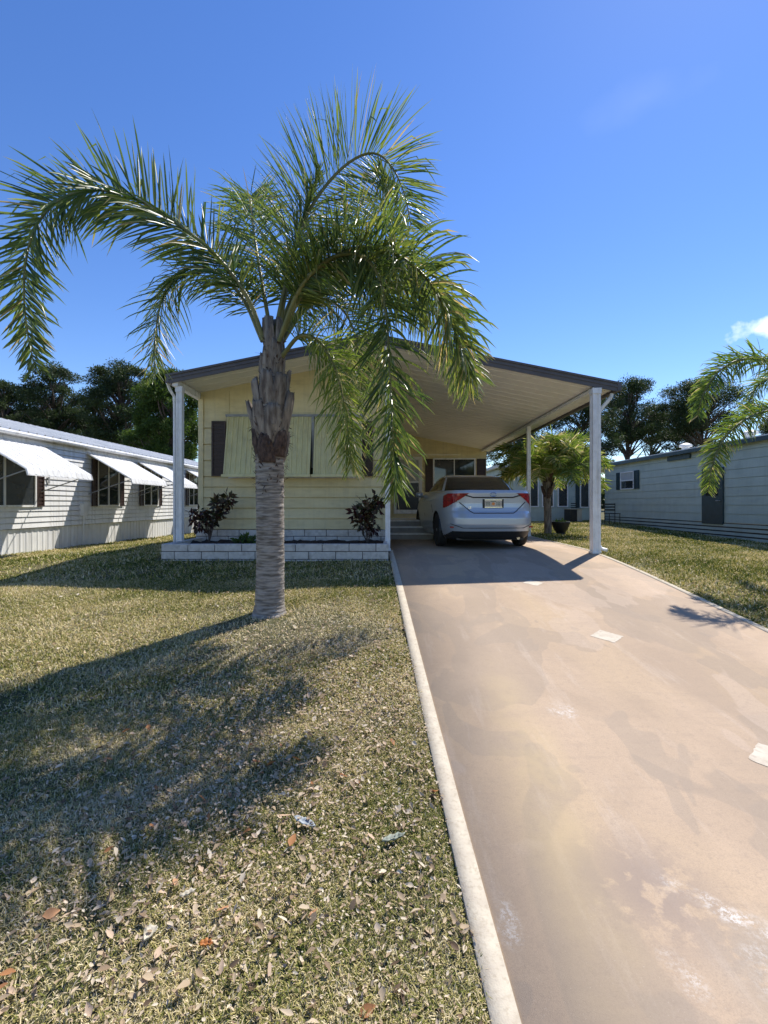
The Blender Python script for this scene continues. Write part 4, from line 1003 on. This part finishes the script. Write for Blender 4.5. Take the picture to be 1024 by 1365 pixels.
    for sd in (1,-1): mb=MB(); mb.add(*sub(sw[sd])); ch_(mb,'side_window',M['carglass'],sm=True)
    # surface of the tail at y,z
    def tailx(y,z):
        xr,xf,W=interp(prof,z); n=5.2; a=(xf-xr)/2; return (xr+xf)/2-a*(max(0,1-(abs(y)/W)**n))**(1/n)
    def seam(pts,r,m,name,parent=None,off=.002):
        mb=MB(); P=[]
        for (a,b_) in zip(pts[:-1],pts[1:]):
            for k in range(8): y=a[0]+(b_[0]-a[0])*k/8; z=a[1]+(b_[1]-a[1])*k/8; P.append((tailx(y,z)-off,y,z))
        P.append((tailx(*pts[-1])-off,*pts[-1])); mb.tube(P,r,6); return ch_(mb,name,m,parent)
    seam([(.60,.86),(.42,.70),(.36,.665),(-.36,.665),(-.42,.70),(-.60,.86)],.008,M['blackplastic'],'boot_seam')
    seam([(.50,.985),(.36,.945),(-.36,.945),(-.50,.985)],.012,M['blackplastic'],'boot_trim')
    # bumper lower crease
    seam([(.74,.47),(.55,.40),(-.55,.40),(-.74,.47)],.006,M['blackplastic'],'bumper_seam')
    # plate in a recess
    mb=MB(); x=tailx(0,.84); mb.box(x-.010,x-.002,-.19,.19,.755,.915); ch_(mb,'plate_recess',M['blackplastic'])
    mb=MB(); mb.box(x-.022,x-.012,-.155,.155,.765,.905); mb.box(x-.0235,x-.022,-.155,.155,.765,.775,1); 
    for z_ in (.765,.899): mb.box(x-.026,x-.0225,-.16,.16,z_,z_+.008,1)
    # tag characters too blurred to read: dark strokes either side of the orange centre
    for (u,hh) in ((-.125,.055),(-.10,.05),(-.075,.055),(.06,.055),(.085,.05),(.11,.055)):
        for (dy,dz,w_,h_) in ((0,0,.016,.008),(0,hh-.008,.016,.008),(-.004,0,.007,hh)): mb.box(x-.0245,x-.0225,-u-w_/2+dy,-u+w_/2+dy,.805+dz,.805+dz+h_,3)
    mb.lathe([(.028,0),(.028,.002)],14,2,xf=lambda v:Vector((x-.0230-v.z*.4,v.x,.832+v.y)))
    mb.box(x-.0245,x-.0225,-.05,.05,.872,.884,4)
    orange=mat('plate_orange',(.75,.25,.05),.5); dk=mat('plate_green',(.02,.10,.06),.5)
    ch_(mb,'licence_plate',[M['tile'],M['chrome'],orange,dk,dk])
    # oval badge on the lid
    mb=MB(); x=tailx(0,1.0)-.008
    def oval(ry,rz,cy,cz,r,mb=mb): 
        P=[(x,cy+ry*math.cos(t),cz+rz*math.sin(t)) for t in [2*math.pi*k/20 for k in range(21)]]; mb.tube(P,r,5,cap=False)
    oval(.058,.038,0,1.0,.005); oval(.020,.034,0,1.0,.004); oval(.042,.014,0,1.018,.004)
    ch_(mb,'badge',M['chrome'])
    # small lettering low on the lid, left
    cu=bpy.data.curves.new('trim_letters','FONT'); cu.body='LE'; cu.size=.055; cu.extrude=.002; cu.align_x='CENTER'
    to=bpy.data.objects.new('tmp',cu); COL.objects.link(to); dg=bpy.context.evaluated_depsgraph_get(); me=bpy.data.meshes.new_from_object(to.evaluated_get(dg)); bpy.data.objects.remove(to)
    me.materials.clear(); me.materials.append(M['chrome'])
    lo_=bpy.data.objects.new('trim_letters',me); COL.objects.link(lo_); lo_.parent=root
    lo_.matrix_local=Matrix.Translation((tailx(.42,.76)-.006,.42,.745))@Matrix(((0,0,-1,0),(-1,0,0,0),(0,1,0,0),(0,0,0,1)))
    # reflectors, exhaust, spoiler lip
    for sd in (1,-1):
        mb=MB(); x=tailx(.70,.42); mb.box(x-.006,x+.01,sd*.70-.06,sd*.70+.06,.40,.425); ch_(mb,'reflector',M['tail'])
    mb=MB(); mb.tube([(.18,-.5,.21),(.6,-.5,.22)],.03,12); ch_(mb,'exhaust_pipe',M['chrome'])
    seam([(.70,1.062),(.4,1.07),(-.4,1.07),(-.70,1.062)],.010,M['paint'],'boot_lip',None,.0)
    # doors: seams, handles, sill
    def sidey(x,z):
        xr,xf,W=interp(prof,z); n=5.2; a=(xf-xr)/2; xc=(xr+xf)/2; return W*(max(0,1-(abs(x-xc)/a)**n))**(1/n)
    for sd in (1,-1):
        mb=MB()
        for ln in ([(1.42,1.04),(1.46,.80),(1.30,.66)],[(2.40,1.04),(2.38,.60),(2.38,.26)],[(3.28,1.0),(3.36,.6),(3.25,.26)]):
            P=[(x,sd*(sidey(x,z)+.001),z) for (x,z) in ln]; mb.tube(P,.005,5)
        ch_(mb,'door_seam',M['blackplastic'])
        for hx in (1.62,2.56): 
            mb=MB(); yy=sd*(sidey(hx,.90)+.02); mb.tube([(hx,yy-sd*.02,.90),(hx+.03,yy,.90),(hx+.17,yy,.90),(hx+.20,yy-sd*.02,.90)],.012,6); ch_(mb,'door_handle',M['paint'])
        mb=MB(); yy=sd*.93; mb.lathe([(.02,-.10),(.075,-.09),(.085,0),(.07,.08),(.02,.09)],12,xf=lambda v:Vector((3.02+v.x*.7,yy+v.z*.9*1.0,1.05+v.y*.8))); mb.tube([(3.04,sd*.80,1.02),(3.04,sd*.88,1.03)],.02,6)
        ch_(mb,'wing_mirror',M['paint'],sm=True)
    # wheels
    for (wx_,wy_) in wheels:
        for sd in (1,-1):
            xf=lambda v: Vector((wx_+v.x, sd*(wy_+v.z), WR+v.y))
            mb=MB(); mb.lathe([(.215,-.10),(.29,-.105),(.315,-.09),(WR,-.06),(WR,.04),(.315,.068),(.28,.078),(.222,.06)],32,xf=xf); wh=ch_(mb,'wheel',M['rubber'],sm=False)
            mb=MB(); mb.lathe([(.222,-.02),(.222,.055),(.205,.06),(.195,.03)],32,xf=xf)
            for k in range(7):
                a=2*math.pi*k/7; c,s_=math.cos(a),math.sin(a)
                def xs_(v,c=c,s_=s_): return xf(Vector((v.x*c-v.y*s_,v.x*s_+v.y*c,v.z)))
                mb.box(.03,.205,-.024,.024,.025,.05,0,xs_)
            mb.lathe([(.05,.02),(.05,.058),(.02,.062)],14,xf=xf)
            mb.build('rim',M['rim'],wh,sm=False)
    return root
car()

# ------------------------------------------------------------ grass blades and litter
def in_lawn(x,y):
    d=(x>dl(y)-.002+.006*np.sin(y*9))&(x<dr(y)+.0)&(y<17.7)
    p=(x>-3.70)&(x<.1)&(y>7.40)
    l=(x<-7.40)&(y>3.0); r=(x>XW-.06)&(y>6.3)&(y<20.4); wng=(x>5.1)&(y>20.95)&(y<24.5); rm=(x>0)&(x<3.95)&(y>17.4)
    tr=(x+1.22)**2+(y-4.9)**2<.155**2; tr2=(x-sx)**2+(y-sy)**2<.15**2
    return ~(d|p|l|r|wng|rm|tr|tr2)
def vnoise(x,y,s,seed):
    r=np.random.default_rng(seed); o=np.zeros_like(x)
    for k in range(7):
        a=r.random()*6.28; f=s*(.6+1.1*r.random()); o+=np.sin((x*np.cos(a)+y*np.sin(a))*f*6.28+r.random()*6.28)
    return o/7**.5
def blades(n,x0,x1,y0,y1,hl,w,seed,dens=None):
    r=np.random.default_rng(seed); x=r.uniform(x0,x1,n); y=r.uniform(y0,y1,n); k=in_lawn(x,y)
    vis=np.abs(x)<(y*.86+.9)+.4; k&=vis; x=x[k];y=y[k]
    bare=vnoise(x,y,.55,5)+.5*vnoise(x,y,1.7,6)
    green=vnoise(x,y,.35,8)+.6*vnoise(x,y,1.3,9)
    near_palm=np.exp(-((x+.85)**2/.9+(y-4.45)**2/.35))
    keep=r.random(len(x))<clamp(.92-.34*bare-.75*near_palm,.10,1); x=x[keep];y=y[keep];green=green[keep];near_palm=near_palm[keep]
    m=len(x); z=g(x,y)+.012*np.sin(x*2.3+y*1.1)*np.sin(y*1.7-x)-.004
    L=hl*(.5+.9*r.random(m)); az=r.random(m)*6.283; el=np.where(r.random(m)<.45,r.uniform(.02,.5,m),r.uniform(.4,1.25,m))
    d=np.stack([np.cos(az)*np.cos(el),np.sin(az)*np.cos(el),np.sin(el)],1); sd=np.stack([-np.sin(az),np.cos(az),r.normal(0,.35,m)],1)*(w*(.6+.7*r.random(m)))[:,None]
    P=np.stack([x,y,z],1); mid=P+d*(L*.55)[:,None]; tip=P+d*L[:,None]; tip[:,2]-=L*.25; mid[:,2]=np.maximum(mid[:,2],z+.004); tip[:,2]=np.maximum(tip[:,2],z+.003)
    V=np.stack([P-sd,P+sd,mid+sd*.8,mid-sd*.8,tip],1).reshape(-1,3)
    b=(np.arange(m)*5)[:,None]; Fa=np.concatenate([b,b+1,b+2,b+3],1); Fb=np.concatenate([b+3,b+2,b+4],1)
    lying=(el<.35)
    farg=smooth((y-3.2)/5)
    rn=clamp(.60+.05*(1-smooth((y-2.)/1.5))-.17*farg-.15*green+.26*r.normal(size=m)+.17*lying+.12*near_palm*2); rn=np.where(r.random(m)<.06,.97,rn)
    return V,Fa,Fb,np.repeat(rn,5)
parts=[blades(430000,-3.4,.4,.9,3.0,.033,.0015,1),blades(330000,-6.0,.4,3.0,6.2,.045,.0028,2),blades(230000,-9.5,.3,6.2,13.,.065,.0052,3),
       blades(60000,-8,-3.2,13,24,.08,.010,4),blades(240000,3.5,9.8,3.6,11,.065,.0050,5),blades(150000,3.7,10,11,21.,.07,.009,6)]
V=[];Fa=[];Fb=[];rn=[];o=0
for (v,a,b_,r_) in parts: V.append(v);Fa.append(a+o);Fb.append(b_+o);rn.append(r_);o+=len(v)
gr=kind(npmesh('grass',np.concatenate(V),[np.concatenate(Fa),np.concatenate(Fb)],M['blade'],None,np.concatenate(rn)),'stuff'); gr['label']='patchy dry grass of the lawns'
def leafmesh(x,y,size,seed,rnd=None,lift=.012):
    r=np.random.default_rng(seed); m=len(x); z=g(x,y)+lift+r.random(m)*.022
    az=r.random(m)*6.283; tilt=r.normal(0,.35,m); roll=r.normal(0,.4,m)
    a=np.stack([np.cos(az)*np.cos(tilt),np.sin(az)*np.cos(tilt),np.sin(tilt)],1); b=np.stack([-np.sin(az),np.cos(az),np.zeros(m)],1); nn=np.cross(a,b); b2=b*np.cos(roll)[:,None]+nn*np.sin(roll)[:,None]; n2=np.cross(a,b2)
    curl=r.uniform(-.1,.5,m); K=6; ws=[.04,.75,1.,.85,.5,.04]; wd=r.uniform(.16,.30,m); P=np.stack([x,y,z],1); V=np.zeros((m,K,3,3))
    for k in range(K):
        f=k/(K-1)-.5; c=P+a*(size*f)[:,None]+n2*(size*curl*(f*f*1.3)*.6)[:,None]; ww=(size*wd*ws[k]*(1+.12*r.normal(size=m)))[:,None]
        V[:,k,0]=c+b2*ww+n2*ww*.45; V[:,k,1]=c; V[:,k,2]=c-b2*ww+n2*ww*.45
    V[...,2]=np.maximum(V[...,2],(g(x,y)+.004)[:,None,None])
    base=(np.arange(m)*K*3)[:,None]; fs=[]
    for k in range(K-1):
        for c in (0,1): fs.append(np.concatenate([base+k*3+c,base+k*3+c+1,base+k*3+4+c,base+k*3+3+c],1))
    rn=r.random(m) if rnd is None else rnd
    return V.reshape(-1,3),np.concatenate(fs),np.repeat(rn,K*3)
r=np.random.default_rng(90)
def scatter(n,x0,x1,y0,y1,seed):
    r=np.random.default_rng(seed); x=r.uniform(x0,x1,n);y=r.uniform(y0,y1,n)
    dn=np.exp(-((x+.55)**2/.9+(y-2.6)**2/1.6))+.35*np.exp(-((x+.4)**2/1.5+(y-3.8)**2/2))+.035+.30*np.exp(-((x+1.0)**2/1.6+(y-1.5)**2/.35))
    k=(r.random(n)<dn)&in_lawn(x,y); return x[k],y[k]
x,y=scatter(9000,-3.6,.33,1.0,6.,1); A_=leafmesh(x,y,r.uniform(.014,.045,len(x)),31,clamp(r.normal(.58,.22,len(x)),.0,.88)*np.where(r.random(len(x))<.08,0,1)+0)
x2,y2=scatter(90000,-4.5,.33,1.0,7.2,2); B_=leafmesh(x2,y2,r.uniform(.006,.022,len(x2)),32,clamp(r.normal(.64,.22,len(x2)),0,.87))
x3=r.uniform(-9,-.2,1000); y3=r.uniform(3.5,12,1000); k=in_lawn(x3,y3); x3=x3[k];y3=y3[k]; C_=leafmesh(x3,y3,r.uniform(.02,.045,len(x3)),33,clamp(r.normal(.65,.2,len(x3)),0,.88))
x4=r.uniform(3.8,9.3,1000); y4=r.uniform(4.,18,1000); k=in_lawn(x4,y4); x4=x4[k];y4=y4[k]; D_=leafmesh(x4,y4,r.uniform(.02,.05,len(x4)),34,clamp(r.normal(.65,.2,len(x4)),0,.9))
x5=r.uniform(-1.6,.25,34); y5=r.uniform(1.25,2.8,34); k=in_lawn(x5,y5); x5=x5[k]; y5=y5[k]; E_=leafmesh(x5,y5,r.uniform(.035,.065,len(x5)),35,r.uniform(.89,1.,len(x5)),.016)
V=[];Fq=[];rn=[];o=0
for (v,f,r_) in (A_,B_,C_,D_,E_): V.append(v);Fq.append(f+o);rn.append(r_);o+=len(v)
lt=kind(npmesh('leaf_litter',np.concatenate(V),[np.concatenate(Fq)],M['litter'],None,np.concatenate(rn)),'stuff'); lt['label']='dry fallen leaves scattered over the lawn'
# single pieces big enough to point at
def single(name,label,cat,xp,yp,size,wd,rot,curl,m,group=None):
    X,Y=onground(xp,yp); z=gz(X,Y)+.019; mb=MB(); n=12; vs=[]
    rr=random.Random(int(xp))
    for side in (0,1):
        for k in range(n+1):
            f=k/n-.5; w_=wd*(1-abs(2*f)**2.2)*(1+rr.uniform(-.2,.2))+.0015
            for j in range(5):
                u=(j/4-.5)*2; zz=curl*u*u*w_+curl*.4*f*f*size+(.0 if side==0 else -.003)+.0025*math.sin(k*1.7+j*1.3)
                a,b_=f*size,u*w_
                vs.append((X+a*math.cos(rot)-b_*math.sin(rot),Y+a*math.sin(rot)+b_*math.cos(rot),z+zz))
    S_=(n+1)*5; fs=[]
    for k in range(n):
        for j in range(4): a=k*5+j; fs+=[(a,a+1,a+6,a+5),(S_+a+5,S_+a+6,S_+a+1,S_+a)]
        a=k*5; fs+=[(a,a+5,S_+a+5,S_+a),(a+9,a+4,S_+a+4,S_+a+9)]
    fs+=[(j+1,j,S_+j,S_+j+1) for j in range(4)]+[(n*5+j,n*5+j+1,S_+n*5+j+1,S_+n*5+j) for j in range(4)]
    mb.add(vs,fs); return tag(bld(mb,name,m,sm=True,loc=(X,Y,gz(X,Y))),label,cat,group)
mbl=mat('pale_blue_grey_bark',(.40,.44,.46),.6,(.20,.23,.25),30,stretch=(1,4,1)); mgr=mat('pale_green_bark',(.30,.34,.28),.7,(.12,.14,.11),30,stretch=(3,1,1)); mpl=mat('pale_dead_leaf',(.52,.48,.38),.7,(.34,.30,.22),45); mor=mat('orange_dead_leaf',(.50,.19,.03),.6,(.32,.11,.03),20)
single('bark_strip','pale blue grey strip of bark lying on the lawn','bark',406,1101,.125,.017,-.55,.35,mbl)
single('bark_strip','greenish curled strip of bark on the lawn near the drive edge','bark',525,1124,.11,.013,.45,.8,mgr)
single('fallen_leaf','broad pale fallen leaf at the lower left of the lawn','leaf',201,1253,.058,.018,1.3,.9,mpl,'large fallen leaves')
single('fallen_leaf','bright orange fallen leaf near the bottom of the lawn','leaf',275,1267,.046,.011,.1,1.0,mor,'large fallen leaves')
single('fallen_leaf','pale narrow fallen leaf at the edge of the palm shadow','leaf',250,1199,.056,.008,.6,1.1,mpl,'large fallen leaves')

# ------------------------------------------------------------ camera, light, sky
cam=bpy.data.cameras.new('camera'); co=bpy.data.objects.new('camera',cam); COL.objects.link(co); scene.camera=co
co.location=(0,0,EYE); co.rotation_euler=(math.radians(90),0,0); cam.sensor_fit='VERTICAL'; cam.sensor_height=36; cam.sensor_width=27; cam.lens=36*F/1365; cam.shift_y=-10.5/1365; cam.clip_end=3000; cam.clip_start=.02
sl=bpy.data.lights.new('sun','SUN'); sl.energy=3.9; sl.angle=math.radians(.55); sl.color=(1.,.945,.86); so=bpy.data.objects.new('sun',sl); COL.objects.link(so)
so.rotation_euler=SUN.to_track_quat('Z','Y').to_euler(); so.location=SUN*50
W=bpy.data.worlds.new('World'); scene.world=W; W.use_nodes=True; t=W.node_tree; N=t.nodes; L=t.links; bg=N['Background']
sky=N.new('ShaderNodeTexSky'); sky.sky_type='NISHITA'; sky.sun_disc=False; sky.sun_elevation=math.asin(SUN.z); sky.sun_rotation=math.atan2(SUN.x,SUN.y); sky.altitude=0; sky.air_density=1.; sky.dust_density=.05; sky.ozone_density=3.
# one small cloud low on the right and a faint wisp, as directions in the sky
tc=N.new('ShaderNodeTexCoord')
def cloud(xp,yp,rx,ry,sc,lo,hi,amt):
    d=Vector(((xp-512)/F,1,(672-yp)/F)).normalized()
    mp=N.new('ShaderNodeMapping'); mp.inputs['Location'].default_value=tuple(-d); L.new(tc.outputs['Generated'],mp.inputs['Vector'])
    sc_=N.new('ShaderNodeVectorMath'); sc_.operation='MULTIPLY'; sc_.inputs[1].default_value=(1/rx,1/rx,1/ry); L.new(mp.outputs[0],sc_.inputs[0])
    ln=N.new('ShaderNodeVectorMath'); ln.operation='LENGTH'; L.new(sc_.outputs[0],ln.inputs[0])
    n=N.new('ShaderNodeTexNoise'); n.inputs['Scale'].default_value=sc; n.inputs['Detail'].default_value=8; L.new(tc.outputs['Generated'],n.inputs['Vector'])
    a=N.new('ShaderNodeMath'); a.operation='MULTIPLY_ADD'; a.inputs[1].default_value=2.2; L.new(n.outputs['Fac'],a.inputs[0])
    s_=N.new('ShaderNodeMath'); s_.operation='SUBTRACT'; s_.inputs[0].default_value=0; L.new(ln.outputs['Value'],s_.inputs[1]); L.new(s_.outputs[0],a.inputs[2])
    m_=N.new('ShaderNodeMapRange'); m_.inputs[1].default_value=lo; m_.inputs[2].default_value=hi; m_.inputs[4].default_value=amt; L.new(a.outputs[0],m_.inputs[0]); return m_.outputs[0]
hs=N.new('ShaderNodeHueSaturation'); hs.inputs['Saturation'].default_value=1.22; hs.inputs['Hue'].default_value=.512; L.new(sky.outputs[0],hs.inputs['Color'])
c=hs.outputs[0]
for args in ((1012,438,.045,.026,22,.35,.95,.9),(862,130,.11,.035,9,.35,1.6,.045)):
    mx=N.new('ShaderNodeMix'); mx.data_type='RGBA'; L.new(cloud(*args),mx.inputs[0]); L.new(c,mx.inputs[6]); mx.inputs[7].default_value=(9,9.3,9.8,1); c=mx.outputs[2]
L.new(c,bg.inputs['Color']); bg.inputs['Strength'].default_value=.108
scene.view_settings.view_transform='Standard'; scene.view_settings.look='None'; scene.view_settings.exposure=.8; scene.view_settings.gamma=1
scene.render.resolution_x=768; scene.render.resolution_y=1024
for o in scene.objects:
    if '_o' in o: del o['_o']
